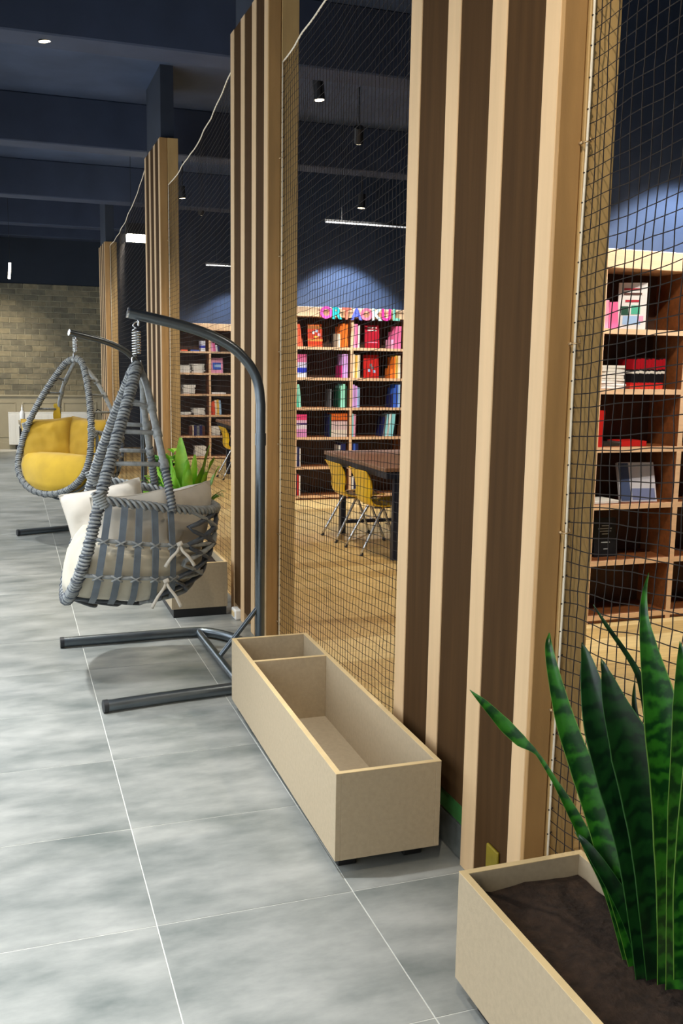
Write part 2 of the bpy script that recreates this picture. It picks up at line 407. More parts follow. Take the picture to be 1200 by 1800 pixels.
# ================================================================== COLUMNS
COLS = [(2.06, 2.97, 'column clad in cream battens and brown panels, nearest, behind the empty planter'),
        (4.735, 5.57, 'column with cream battens right behind the curved pole of the grey chair stand'),
        (8.22, 9.13, 'battened wooden column between the leafy planter and the yellow hanging chair'),
        (12.95, 13.75, 'farthest battened wooden column, in front of the brick wall')]
for ci, (ya, yb, lab) in enumerate(COLS):
    c = thing('wooden_column', lab, 'column', (FX, ya, 0), group='battened columns along the aisle')
    D = 0.148; Ht = 3.32 if ci != 3 else 3.02; Lc = yb - ya
    nb = 4; bw = 0.083; pit = (Lc - bw) / (nb - 1)
    if ci == 3: Ht = 3.02
    MB().box(0.05, D - .002, 0.004, Lc - .004, 0.0, Ht).build('core', 'column_front', c)
    MB().box(0.0, 0.062, -0.004, 0.012, 0.0, Ht, bev=.002).build('front_panel', 'column_front', c)
    MB().box(0.066, D + .004, -0.010, 0.012, 0.0, Ht, bev=.002).build('front_strip', 'column_strip', c)
    b0 = None
    for k in range(nb):
        y0 = k * pit + (0.0125 if k == 0 else 0)
        o = MB().box(0, .06, y0, k * pit + bw, 0.0, Ht, bev=.002).build('batten', 'batten', c)
        if k < nb - 1:
            zb = 0.185 if (ci == 0 and k == 1) else (0.07 if ci == 1 else 0.0)
            MB().box(.004, .055, k * pit + bw + .0005, (k + 1) * pit - .0005, zb, Ht).build('dark_panel', 'dark_panel', c)
    MB().box(.02, D - .02, .05, Lc - .05, Ht, CEIL - (0.0)).build('upper_column', 'concrete_dark', c)

# small boxes tucked into the column foot
t = thing('junction_box', 'small green and grey plastic box tucked between battens beside the empty planter', 'box', (FX + .022, 2.50, 0.0))
MB().box(-.012, .015, -.07, .10, .115, .18, bev=.004).build('lid', 'green_box', t)
MB().box(-.010, .015, -.066, .10, 0.0, .112, bev=.004).build('body', 'grey_box', t)
tag(MB().box(FX - .006, FX + .0035, 2.185, 2.25, 0.0, .16, bev=.003).build('sticker_block', 'yellow_tag'), 'small dull yellow block at the foot of the nearest column', 'block')
t = thing('socket_box', 'small white socket box on the floor at the foot of the second column', 'box', (FX - .01, 5.38, 0.0))
MB().box(-.02, .02, -.05, .05, 0.0, .06, bev=.006).build('body', 'white_plastic', t); MB().box(-.024, -.019, -.03, .03, .015, .045, bev=.002).build('faceplate', 'mdf_edge', t)

# ================================================================== NETS
def net(ya, yb, lab, k, n_lo=0.03, top0=2.95, jit=0.0, thr=0.0012, cell=0.035, X=FX + 0.07, rope_pts=None, fine=1, quad=0.05, rope_wob=0.004, edge_x=0.0):
    """netting hung from the rope at ya (front face of a column) towards -Y down to yb"""
    root = thing('safety_net', lab, 'net', (X, ya, 0), group='knotted nets between the columns')
    ny = int((ya - yb) / cell); nz = int((top0 - n_lo) / cell); rg = random.Random(int(ya * 100))
    def top(d): return top0 + k * d + quad * d * d
    nodes = []
    for i in range(ny + 1):
        d = i * cell; row = []
        for j in range(nz + 1):
            u = j / nz; z = n_lo + (top(0) - n_lo) * u + k * d + quad * d * d * u ** 3
            jy = noise.noise((i * .31, j * .23, ya)) * jit * 2.0 + noise.noise((i * .07, j * .9, ya + 3)) * jit; jz = noise.noise((i * .27, j * .33, ya + 9)) * jit * 2.0
            jx = noise.noise((i * .12, j * .08, ya + 5)) * 0.012 * min(1, d * 4)
            row.append(Vector((jx, -d + (jy if i else rope_wob * math.sin(z * 5)), z + jz)))
        nodes.append(row)
    mb = MB()
    for i in range(0, ny + 1): mb.tube(nodes[i], thr, 4, caps=False)
    for j in range(0, nz + 1): mb.tube([nodes[i][j] for i in range(ny + 1)], thr, 4, caps=False)
    tag(mb.build('netting', 'net', root, False), kind='stuff')
    side = [v + Vector((-.002, -.003, 0)) for v in nodes[0]]
    MB().tube(side, 0.0034, 6).build('side_rope', 'rope', root, True)
    MB().tube([nodes[i][nz] for i in range(ny + 1)], 0.0045, 6).build('top_rope', 'rope', root, True)
    h0 = None
    for z in [0.15 + .47 * q for q in range(6)]:
        if z > top0: break
        if h0 is None:
            m = MB(); m.tube(crv([(-.012, .012, 0), (-.012, -.008, 0), (-.004, -.014, 0), (.006, -.010, .002), (.006, -.004, .012)], 4), .0018, 5); m.tube([(-.012, .0, 0), (-.012, .014, 0)], .004, 6)
            h0 = m.build('hook', 'hook', root, True); h0.location = (0, 0, z)
        else: inst(h0, 'hook', root, (0, 0, z))
    # small dark knots where the net is lashed to the rope
    kn = MB()
    for j in range(1, nz, 2):
        p = nodes[0][j]; kn.tube([p + Vector((-.007, -.003, -.003)), p + Vector((.006, -.003, .002))], .0022, 5)
    tag(kn.build('lashing', 'net', root), kind='stuff')
    return root
net(2.045, 0.55, 'dark net with wide cells lashed to white rope, behind the snake plant', 0.10, jit=0.004, thr=0.0013)
net(4.72, 2.98, 'dark net stretched between the nearest and the second column, behind the empty planter', 0.06, jit=0.003, thr=0.0011)
net(8.205, 5.58, 'dark net between second and third columns, behind the grey hanging chair', 0.0, jit=0.003, thr=0.0011, quad=0.045)
net(12.935, 9.14, 'farthest dark net, left of the third column below the lit lamp', 0.0, top0=2.97, jit=0.002, thr=0.0013, cell=0.045, quad=0.03)

# ================================================================== PLANTERS
def planter(loc, rz, L, label, div=None, Wd=0.335, zb=0.052, zt=0.325, base='feet'):
    t = thing('wooden_planter', label, 'planter', loc, rz); th = 0.017
    # local: x across (0..Wd), y along (0..L); MDF boards with pale cut edges on top
    def board(name, x0, x1, y0, y1, z0, z1):
        MB().box(x0, x1, y0, y1, z0, z1 - .0015, bev=.001).build(name, 'mdf', t)
    def cap(x0, x1, y0, y1):
        MB().box(x0, x1, y0, y1, zt - .0014, zt, 0).build('top_edge', 'mdf_edge', t)
    board('side_panel', 0, th, 0, L, zb, zt); board('side_panel', Wd - th, Wd, 0, L, zb, zt)
    board('end_panel', th, Wd - th, 0, th, zb, zt); board('end_panel', th, Wd - th, L - th, L, zb, zt)
    cap(0, th, 0, L); cap(Wd - th, Wd, 0, L); cap(th, Wd - th, 0, th); cap(th, Wd - th, L - th, L)
    if div: board('divider', th, Wd - th, div, div + th, zb, zt); cap(th, Wd - th, div, div + th)
    board('bottom_panel', th, Wd - th, th, L - th, zb, zb + .017)
    if base == 'feet':
        for fx in (.03, Wd - .09):
            for fy in (.06, L / 2 - .03, L - .12): MB().box(fx, fx + .06, fy, fy + .06, 0, zb, bev=.003).build('foot', 'black_plastic', t)
    else: MB().box(.012, Wd - .006, .008, L - .02, 0, zb).build('plinth', 'black_plastic', t)
    return t
p1 = planter((0.862, 2.462, 0), math.radians(-0.6), 1.435, 'long empty MDF planter box with one divider, in front of nearest column', div=1.09)
p2 = planter((0.872, 5.475, 0), 0, 1.42, 'MDF planter box with dark plinth holding leafy plants behind grey chair', base='plinth')
p3 = planter((0.965, 0.45, 0), 0, 1.42, 'MDF planter box in the foreground holding the snake plant', base='feet')
def soil(loc, L, Wd, z, label):
    mb = MB(); nx, ny = 10, 36; P = []
    for i in range(nx + 1):
        P.append([(loc[0] + .019 + (Wd - .038) * i / nx, loc[1] + .019 + (L - .038) * j / ny, z + .012 * noise.noise((i * .7, j * .7, loc[1]))) for j in range(ny + 1)])
    mb.grid(P); P2 = [[(x, y, 0.071) for x, y, zz in row] for row in P]; mb.grid([r_[::-1] for r_ in P2])
    for e, e2 in ((P[0], P2[0]), (P[-1][::-1], P2[-1][::-1])): mb.grid([e2, e])
    for e in (0, -1): mb.grid([[r_[e] for r_ in P], [r_[e] for r_ in P2]])
    tag(mb.build('potting_soil', 'soil', None, True), label, 'soil', kind='stuff')
soil((0.872, 5.475), 1.42, .335, .28, 'dark soil in the planter behind the grey chair')
soil((0.965, 0.45), 1.42, .335, .275, 'dark soil around the snake plant')

# ================================================================== HANGING CHAIRS
def chair_stand(loc, rz, label):
    """local: +x is the side the seat faces; origin under the hanging point on the floor"""
    t = thing('hanging_chair_stand', label, 'stand', loc, rz, group='curved steel stands of the hanging chairs'); r = 0.0265; z = 0.029
    # U-shaped base lying on the floor, closed end under the pole
    ring = crv([(.36, -.50, z), (0.0, -.505, z), (-.30, -.51, z), (-.42, -.47, z), (-.535, -.30, z), (-.585, 0, z), (-.535, .30, z), (-.42, .435, z), (-.30, .46, z), (-.05, .485, z), (.235, .525, z)], 8)
    MB().tube(ring, r, 12).build('base_tube', 'metal_dark', t, True, auto=60)
    for e, d in ((ring[0], (ring[0] - ring[1]).normalized()), (ring[-1], (ring[-1] - ring[-2]).normalized())):
        MB().tube([e - d * .012, e + d * .008], r + .002, 12).build('end_cap', 'metal_cap', t, True, auto=40)
    MB().tube([(-.365, -.485, z), (-.385, .445, z)], .019, 10).build('crossbar', 'metal_dark', t, True, auto=60)
    MB().tube([(-.382, .0, z + .016), (-.578, .0, .285)], .0125, 8).build('brace', 'metal_dark', t, True, auto=60)
    pole = [(-.585, 0, z)] + [(-.585, 0, h) for h in (.3, .8, 1.2)] + crv([(-.585, 0, 1.30), (-.572, 0, 1.40), (-.535, 0, 1.482), (-.455, 0, 1.566), (-.35, 0, 1.623), (-.21, 0, 1.668), (.0, 0, 1.712), (.045, 0, 1.721)], 6)
    MB().tube(pole, .0245, 12).build('pole', 'metal_dark', t, True, auto=60)
    MB().tube([(.043, 0, 1.7205), (.050, 0, 1.722)], .0255, 12).build('end_cap', 'steel', t, True, auto=40)
    MB().tube([(-.585, 0, 1.10), (-.585, 0, 1.16)], .0275, 12).build('joint_sleeve', 'metal_dark', t, True, auto=60)
    MB().tube(crv([(.0, -.002, 1.690), (.0, -.016, 1.680), (.0, 0, 1.664), (.0, .016, 1.680), (.0, .002, 1.690)], 5), .0035, 6).build('hanging_eye', 'steel', t, True)
    return t

HOOP = [(0, 0, 0), (.015, .09, -.032), (.05, .172, -.13), (.11, .275, -.30), (.17, .357, -.48), (.21, .40, -.62), (.25, .42, -.77), (.292, .395, -.90), (.325, .30, -1.0), (.345, .16, -1.06), (.35, 0, -1.08)]
def hoop_at(z):
    for a, b in zip(HOOP, HOOP[1:]):
        if b[2] <= z <= a[2]:
            t = (z - a[2]) / (b[2] - a[2]); return a[0] + (b[0] - a[0]) * t, a[1] + (b[1] - a[1]) * t
    return HOOP[-1][0], 0.0
BV = [(0.0, -.57, -.67, -.365), (.36, -.75, -.84, -.35), (.68, -.91, -.985, -.29), (.86, -1.0, -1.075, -.21), (1.0, -1.075, -1.13, -.02)]
def bowl(u, v, s=1.0):
    v = max(-.3, min(1, v))
    if v < 0: zh, zb, xb = -.57 - v * .55, -.67 - v * .5, -.365
    else:
        for a, b in zip(BV, BV[1:]):
            if a[0] <= v <= b[0]:
                t = (v - a[0]) / (b[0] - a[0]); zh, zb, xb = [a[i] + (b[i] - a[i]) * t for i in (1, 2, 3)]; break
    xh, hw = hoop_at(zh); hw *= 1.03
    if v > .9: hw = max(hw, .05)
    c = math.cos(u * PI / 2) ** .85 if abs(u) < 1 else 0.0
    x = xh - (xh - xb) * c; y = hw * math.sin(u * PI / 2); z = zh + (zb - zh) * c
    cx = .02
    return Vector((cx + (x - cx) * s, y * s, z if s == 1 else z + (1 - s) * .12))
def basket_chair(loc, rz, label):
    t = thing('hanging_basket_chair', label, 'hanging chair', loc, rz, group='wicker hanging basket chairs')
    half = crv(HOOP, 8)
    full = [Vector((p.x, -p.y, p.z)) for p in half[::-1]][:-1] + half
    rim = MB().tube(full, [.018 + .005 * min(1, abs(p.z) / .6) for p in full], 10, caps=False).build('rim', 'wicker_dark', t, True)
    MB().tube(helix(full, .0215, .0165), .0068, 5).build('rim_wrap', 'wicker', rim, True)
    MB().tube(helix(full, .0268, .062, phase=2.0), .0036, 5).build('rim_cord', 'wicker_dark', rim, True)
    # back bars and ladder rungs on both sides
    for s in (-1, 1):
        bar = crv([(-.012, s * .012, -.012), (-.035, s * .10, -.09), (-.052, s * .215, -.22), (-.075, s * .30, -.37), (-.10, s * .352, -.52), (-.115, s * .372, -.63)], 8)
        b = MB().tube(bar, .0165, 9).build('back_bar', 'wicker', t, True)
        low = [p for p in bar if p.z < -.40]
        MB().tube(helix(low, .0175, .016), .0045, 4, ).build('bar_wrap', 'wicker_dark', b, True)
        for zz in (-.165, -.285, -.42):
            hx, hy = hoop_at(zz); q = min(bar, key=lambda p: abs(p.z - zz + .012))
            rg_ = MB().tube([(hx, s * hy, zz), (q.x * .5 + hx * .5, s * (hy + abs(q.y)) / 2, zz - .004), (q.x, q.y, q.z)], .0105, 8).build('rung', 'wicker', t, True)
            d = (bar[min(len(bar) - 1, bar.index(q) + 1)] - q).normalized()
            MB().tube([q - d * .02, q + d * .02], .0215, 9).build('rung_binding', 'wicker', rg_, True)
    # braided top ring of the basket
    U = [-1 + 2 * i / 48 for i in range(49)]
    ring = [bowl(u, 0) for u in U]
    tr = MB().tube(ring, .011, 8).build('top_ring', 'wicker_dark', t, True)
    for k in range(3): MB().tube(helix(ring, .0145, .085, phase=2.1 * k), .0085, 5).build('braid', 'wicker', tr, True)
    for s in (-1, 1):
        p = bowl(s, 0); MB().tube(helix([p + Vector((.012, 0, .035)), p + Vector((-.012, 0, -.035))], .026, .012), .006, 5).build('ring_binding', 'wicker', tr, True)
    # horizontal hoops
    for v in (.33, .65):
        rr = [bowl(u, v) * 1.0 for u in U]
        g = MB().tube(rr, .0098, 7).build('basket_hoop', 'wicker', t, True)
    # flat vertical straps
    def u_at(x, v):
        v = min(v, .985); q = bowl(.999, v); w = bowl(0, v); f = (q.x - x) / (q.x - w.x); f = max(0.0, min(.999, f))
        return math.acos(min(1, f ** (1 / .85))) / (PI / 2)
    for s in (-1, 1):
        for xt, xb_ in ((.155, .235), (.09, .15), (.03, .06), (-.035, -.035), (-.105, -.125)):
            P = []
            for i in range(21):
                v = i / 20 * .97; uu = s * u_at(xt + (xb_ - xt) * v, v); c = bowl(uu, v, 1.012)
                w = Vector((.0145, 0, 0)); tg = (bowl(uu + .06, v, 1.012) - bowl(uu - .06, v, 1.012)).normalized(); w = tg * .0145
                nrm = (c - Vector((.02, 0, -.75))); nrm -= tg * nrm.dot(tg); nrm.normalize()
                P.append([c - w, c - w + nrm * .007, c + w + nrm * .007, c + w, c - w])
            MB().grid(P).build('strap', 'strap', t, True, auto=50)
            for v in (.33, .65):
                m = MB()
                uu = s * u_at(xt + (xb_ - xt) * v, v); tg = (bowl(uu + .05, v) - bowl(uu - .05, v)).normalized(); c = bowl(uu, v, 1.03); up = Vector((0, 0, .013))
                for q in (-1, 1): m.tube([c - tg * .024 - up * q, c, c + tg * .024 + up * q], .0048, 5)
                m.build('hoop_binding', 'wicker', t, True)
    # open diamond weave on the back
    for k in range(6):
        for sg in (-1, 1):
            pts = []
            for i in range(25):
                v = i / 24 * .96; ph = (v * 2.0 + k * .3333) % 2.0; tri = 1 - abs(1 - ph)      # zigzag 0..1
                pts.append(bowl(sg * (tri * 1.10 - .55), v, 1.010 + .008 * sg))
            MB().tube(pts, .0095, 6).build('weave_strand', 'wicker' if k % 3 == 0 else 'wicker_dark', t, True)
    # floor of the basket
    m = MB()
    for s in (-.5, 0, .5):
        m.tube(crv([bowl(-.999, .93) * 1 + Vector((0, .02, -.0)), (.1 + .22 * s, 0, -1.135), bowl(.999, .93)], 6), .009, 6)
    m.build('basket_floor', 'wicker_dark', t, True)
    # spring, hook and eye bolt
    sp = [Vector((0, 0, .035))] + [Vector((.0185 * math.cos(a / 10 * 2 * PI), .0185 * math.sin(a / 10 * 2 * PI), .045 + .012 * a / 10)) for a in range(0, 91)] + [Vector((0, 0, .165))]
    q = MB().tube([p + Vector((0, 0, .01)) for p in sp], .0034, 6).build('spring', 'steel', t, True)
    MB().tube(crv([(0, 0, .172), (.014, 0, .186), (.0, 0, .203), (-.012, 0, .192)], 6), .0035, 6).build('upper_hook', 'steel', t, True)
    MB().tube(crv([(.0, 0, .048), (.020, 0, .038), (.018, 0, .012), (0, 0, .006), (-.018, 0, .012), (-.018, 0, .026)], 6), .004, 6).build('lower_hook', 'steel', t, True)
    MB().tube([(0, 0, -.03), (0, 0, .012)], .005, 6).build('eye_bolt', 'steel', t, True)
    MB().tube([(.03, 0, -.016), (-.03, 0, -.012)], .017, 8).build('crown_cap', 'wicker', t, True)
    return t
def place(o, root_loc, rz, local, rot=None):
    m = Matrix.Translation(root_loc) @ Matrix.Rotation(rz, 4, 'Z') @ Matrix.Translation(local)
    if rot is not None: m = m @ rot
    o.matrix_world = m; return o
def pillow(name, w, h, th, m, label, seed=0, group=None, n=18):
    P = {}; mb = MB()
    def pt(i, j, s):
        a = -1 + 2 * i / n; b = -1 + 2 * j / n
        e = max(0.0, (1 - abs(a) ** 3.2) * (1 - abs(b) ** 3.2)); zz = s * th / 2 * e ** .48
        x = a * w / 2 * (1 - .07 * (1 - b * b) ** 1.5 * abs(a)) ; y = b * h / 2 * (1 - .07 * (1 - a * a) ** 1.5 * abs(b))
        k = noise.noise((a * 2.1 + seed, b * 2.1, s * 1.3)) * .022 * e + noise.noise((a * 5 + seed, b * 3.2 + seed, s)) * .012 * e
        return (x, y, zz + k)
    top = [[pt(i, j, 1) for j in range(n + 1)] for i in range(n + 1)]; bot = [[pt(i, j, -1) for j in range(n + 1)] for i in range(n + 1)]
    mb.grid(top); mb.grid([r_[::-1] for r_ in bot])
    o = mb.build(name, m, None, True); tag(o, label, 'cushion', group)
    pipe_ = [Vector(top[i][0]) for i in range(n)] + [Vector(top[n][j]) for j in range(n)] + [Vector(top[i][n]) for i in range(n, 0, -1)] + [Vector(top[0][j]) for j in range(n, 0, -1)]
    MB().tube([Vector((p.x, p.y, 0)) for p in pipe_], .0028, 5, closed=True).build('piping', m, o, True)
    return o
def seat_cushion(m, label, seed, v0=.40):
    """round thick cushion filling the bowl, front edge bulging over the rim"""
    loops = []; nu = 40
    def loop(v, s, fwd, dz=0.0):
        L_ = []
        for i in range(nu):
            a = i / nu
            if a < .6: p = bowl(-1 + 2 * a / .6, v, s)
            else:
                q = (a - .6) / .4; A = bowl(1, v, s); B = bowl(-1, v, s); p = A.lerp(B, q); p.x += math.sin(q * PI) * fwd
            p.z += dz + noise.noise((p.x * 6 + seed, p.y * 6, v * 3)) * .012
            L_.append(p)
        return L_
    for v, s, f in ((.995, .93, .0), (.95, .975, .03), (.84, .965, .05), (.74, .96, .06), (.62, .955, .065), (.52, .93, .055), (.45, .87, .04)): loops.append(loop(v, s, f))
    top = loops[-1]; cx = sum((p for p in top), Vector()) / nu
    for s, dz in ((.75, .022), (.45, .03), (.12, .028)):
        loops.append([Vector((cx.x + (p.x - cx.x) * s, cx.y + (p.y - cx.y) * s, cx.z * (1 - s) + p.z * s + dz + noise.noise((p.x * 9 * s + seed, p.y * 9 * s, 4)) * .012)) for p in top])
    mb = MB(); P = [[l[i % nu] for l in loops] for i in range(nu)]; mb.grid(P, closed_u=True)
    mb.f.append(tuple(i * len(loops) for i in range(nu))); mb.mi.append(0); mb.f.append(tuple(i * len(loops) + len(loops) - 1 for i in range(nu))[::-1]); mb.mi.append(0)
    o = mb.build('seat_cushion', m, None, True); return tag(o, label, 'cushion')

# --- grey chair in front
G = Vector((.575, 4.55, 1.478)); GR = PI - math.radians(2.5)
chair_stand((.585, 4.55, 0), PI, 'dark steel stand with curved arm holding the grey chair, beside empty planter')
basket_chair(G, GR, 'grey wicker egg chair with beige cushions, hanging nearest the camera')
place(seat_cushion('beige_seat', 'round beige seat cushion bulging through the straps of the grey chair', 1), G, GR, (0, 0, 0))
def lean_on(o, center, normal, roll=0.0):
    n = Vector(normal).normalized(); x = Vector((0, 0, 1)).cross(n).normalized(); y = n.cross(x)
    m = Matrix((x, y, n)).transposed().to_4x4(); o.matrix_world = Matrix.Translation(center) @ m @ Matrix.Rotation(math.radians(roll), 4, 'Z'); return o
gl = 'beige cushions in the grey chair'
lean_on(pillow('back_pillow', .42, .44, .20, 'beige_cloth', 'beige pillow propped at the back of the grey chair below the fern', 2, gl), (.735, 4.50, .705), (-.62, .70, .25), -3)
lean_on(pillow('side_pillow', .36, .42, .17, 'beige_cloth', 'beige pillow seen through near side straps of the grey chair', 5, gl), (.53, 4.34, .715), (.02, .95, .22), -6)
lean_on(pillow('corner_pillow', .40, .42, .17, 'beige_cloth', 'beige pillow poking its corner out of the grey chair toward the yellow one', 8, gl), (.455, 4.78, .685), (-.15, -.95, .35), 13)
for k, (v, dx) in enumerate(((.30, 0), (.66, .0))):
    p = bowl(.60, v, 1.045)     # near side of the back
    m = MB(); r_ = random.Random(k)
    for s in (-1, 1):
        pts = crv([p, p + Vector((.012 * s, .012, -.03)), p + Vector((.04 * s, .012, -.06 - .01 * k)), p + Vector((.065 * s, .004, -.10 - .02 * k))], 5); m.tube(pts, [.006 + .003 * i / len(pts) for i in range(len(pts))], 6)
    m.tube([p + Vector((-.012, .006, .006)), p + Vector((.012, .006, -.004))], .011, 7)
    o = m.build('cushion_tie', 'beige_cloth', None, True); place(o, G, GR, (0, 0, 0))
    tag(o, ('upper' if k == 0 else 'lower') + ' beige cushion tie knotted on the weave of the grey chair', 'fabric tie', gl)
# --- yellow chair behind
Y_ = Vector((.535, 8.12, 1.515)); YR = math.radians(180 + 37)
chair_stand((.535, 8.12, 0.0), math.radians(180 + 17), 'dark steel stand with curved arm holding the yellow cushioned chair')
basket_chair(Y_, YR, 'grey wicker egg chair with yellow cushions, hanging farther down the aisle')
place(seat_cushion('yellow_cloth', 'round yellow seat cushion in the far hanging chair', 21), Y_, YR, (0, 0, 0))
gy = 'yellow cushions in the far chair'
lean_on(pillow('back_pillow', .42, .40, .17, 'yellow_cloth_b', 'creased yellow pillow, left one in the far hanging chair', 12, gy), (.30, 8.32, .825), (-.22, -.93, .30), 3)
lean_on(pillow('back_pillow', .42, .40, .17, 'yellow_cloth_b', 'yellow pillow beside the wicker side bars, right one in the far chair', 17, gy), (.62, 8.22, .83), (-.66, -.70, .28), -2)
lp = crv([(0, -.015, -.03), (.004, -.022, .04), (.008, -.012, .105), (.014, .012, .125), (.012, .022, .08), (.004, .02, .0), (0, .02, -.03)], 5)
mb = MB(); mb.grid([[p + Vector((-.027 + .004 * math.sin(i), 0, 0)), p + Vector((.027 + .006 * math.sin(i * .5), 0, 0))] for i, p in enumerate(lp)]); mb.grid([[p + Vector((.027 + .006 * math.sin(i * .5), .003, 0)), p + Vector((-.027 + .004 * math.sin(i), .003, 0))] for i, p in enumerate(lp)])
o = mb.build('cushion_strap', 'yellow_cloth', None, True); o.location = (.385, 8.42, 1.01); tag(o, 'folded yellow fabric strap standing up behind the yellow pillows', 'fabric tie')

# ================================================================== PLANTS
SNAKE = [
    ('b', [(0.897, 1.72, 0.828, 0.0006), (0.92, 1.698, 0.803, 0.0083), (0.957, 1.676, 0.761, 0.0143), (0.986, 1.653, 0.732, 0.0131), (1.012, 1.631, 0.709, 0.0041), (1.045, 1.609, 0.652, 0.0059), (1.076, 1.587, 0.589, 0.012), (1.107, 1.564, 0.519, 0.015), (1.154, 1.542, 0.421, 0.0165), (1.195, 1.52, 0.275, 0.016)]),
    ('b', [(1.045, 1.66, 0.957, 0.0012), (1.033, 1.64, 0.931, 0.0082), (1.04, 1.62, 0.864, 0.014), (1.059, 1.6, 0.777, 0.021), (1.093, 1.58, 0.677, 0.0258), (1.12, 1.56, 0.582, 0.0247), (1.141, 1.54, 0.489, 0.0223), (1.177, 1.52, 0.366, 0.0213), (1.197, 1.5, 0.271, 0.019)]),
    ('d', [(1.098, 1.62, 0.943, 0.0012), (1.098, 1.6, 0.913, 0.0116), (1.102, 1.58, 0.853, 0.0243), (1.114, 1.56, 0.78, 0.0358), (1.148, 1.54, 0.674, 0.0453), (1.175, 1.52, 0.581, 0.0465), (1.188, 1.5, 0.489, 0.043), (1.197, 1.48, 0.361, 0.035), (1.196, 1.46, 0.272, 0.0291)]),
    ('d', [(1.097, 1.55, 0.931, 0.0006), (1.097, 1.534, 0.91, 0.0079), (1.114, 1.519, 0.843, 0.0259), (1.15, 1.503, 0.75, 0.0476), (1.18, 1.487, 0.645, 0.0513), (1.197, 1.471, 0.54, 0.0492), (1.201, 1.456, 0.425, 0.0401), (1.207, 1.44, 0.283, 0.03)]),
    ('d', [(1.147, 1.66, 1.011, 0.0006), (1.169, 1.64, 0.969, 0.0042), (1.209, 1.62, 0.909, 0.0054), (1.229, 1.6, 0.864, 0.0072), (1.242, 1.58, 0.795, 0.0119), (1.259, 1.56, 0.688, 0.0179), (1.269, 1.54, 0.557, 0.0215), (1.273, 1.52, 0.374, 0.0216), (1.265, 1.5, 0.231, 0.0204)]),
    ('b', [(1.174, 1.52, 1.107, 0.0006), (1.157, 1.507, 1.068, 0.005), (1.15, 1.493, 1.021, 0.0088), (1.157, 1.48, 0.956, 0.0188), (1.17, 1.467, 0.884, 0.0298), (1.182, 1.453, 0.801, 0.0388), (1.2, 1.44, 0.699, 0.0456), (1.21, 1.427, 0.585, 0.0481), (1.211, 1.413, 0.448, 0.0416), (1.202, 1.4, 0.298, 0.0304)]),
    ('b', [(1.202, 1.45, 0.986, 0.0005), (1.201, 1.437, 0.948, 0.012), (1.202, 1.424, 0.867, 0.024), (1.202, 1.411, 0.781, 0.0305), (1.2, 1.399, 0.671, 0.035), (1.196, 1.386, 0.55, 0.034), (1.19, 1.373, 0.428, 0.0296), (1.182, 1.36, 0.318, 0.0242)]),
    ('d', [(1.219, 1.6, 0.859, 0.0006), (1.207, 1.583, 0.823, 0.0047), (1.204, 1.567, 0.78, 0.0071), (1.217, 1.55, 0.686, 0.0118), (1.242, 1.533, 0.564, 0.0154), (1.261, 1.517, 0.429, 0.0167), (1.27, 1.5, 0.256, 0.0168)]),
    ('d', [(1.079, 1.58, 0.55, 0.0006), (1.089, 1.56, 0.537, 0.007), (1.112, 1.54, 0.5, 0.0129), (1.159, 1.52, 0.42, 0.0176), (1.192, 1.5, 0.337, 0.0188), (1.204, 1.48, 0.27, 0.0176)]),
    ('b', [(1.207, 1.36, 1.084, 0.0005), (1.195, 1.35, 1.024, 0.0103), (1.184, 1.34, 0.921, 0.0258), (1.173, 1.33, 0.806, 0.0363), (1.164, 1.32, 0.68, 0.0395), (1.154, 1.31, 0.553, 0.0366), (1.151, 1.3, 0.388, 0.0274)]),
    ('d', [(1.251, 1.3, 0.97, 0.0005), (1.231, 1.296, 0.888, 0.0153), (1.207, 1.292, 0.774, 0.0287), (1.186, 1.288, 0.648, 0.034), (1.167, 1.284, 0.52, 0.0311), (1.16, 1.28, 0.354, 0.0241)]),
]
sp_ = thing('snake_plant', 'tall snake plant with dark banded sword leaves in the right foreground', 'plant', (1.15, 1.42, .28))
def cr1(vals, t):
    k = len(vals) - 1; i = min(int(t * k), k - 1); f = t * k - i
    return vals[i] + (vals[i + 1] - vals[i]) * f
for li, (kd, pts) in enumerate(SNAKE):
    C3 = crv([p[:3] for p in pts], 5); n = len(C3); hw = [cr1([p[3] for p in pts], i / (n - 1)) for i in range(n)]
    view = Vector((-.45, -.86, .25)); lvs = []; P = []; uvs = []; Ls = 0.0
    for i in range(n):
        T = (C3[min(n - 1, i + 1)] - C3[max(0, i - 1)]).normalized(); side = T.cross(view).normalized()
        if li == 0: side = (side * math.cos(.25 * math.sin(i * .25)) + view * .3 * math.sin(i * .25)).normalized()
        nr = side.cross(T).normalized()
        if nr.dot(view) < 0: nr = -nr
        if i: Ls += (C3[i] - C3[i - 1]).length
        row = []; thk = min(.0035, hw[i] * .35)
        for s in (-1, -.94, -.5, 0, .5, .94, 1):
            row.append(C3[i] + side * hw[i] * s + nr * (abs(s) ** 1.6 * hw[i] * .38 - .0))
        back = [row[k_] - nr * thk * (1 - abs((-1, -.94, -.5, 0, .5, .94, 1)[k_]) ** 4) for k_ in (5, 4, 3, 2, 1)]
        P.append(row + back + [row[0]]); uvs.append(([-1, -.94, -.5, 0, .5, .94, 1, .9, .5, 0, -.5, -.9, -1], Ls))
    mb = MB(); mb.grid(P); mb.f.append(tuple(range(len(P[0]) - 1))); mb.mi.append(0)
    o = mb.build('leaf', 'snake_bright' if kd == 'b' else 'snake_dark', sp_, True, off=(1.15, 1.42, .28))
    at = o.data.attributes.new('leaf_uv', 'FLOAT_VECTOR', 'POINT')
    at.data.foreach_set('vector', [c for us, l in uvs for u in us for c in (u, l, li * .37)])

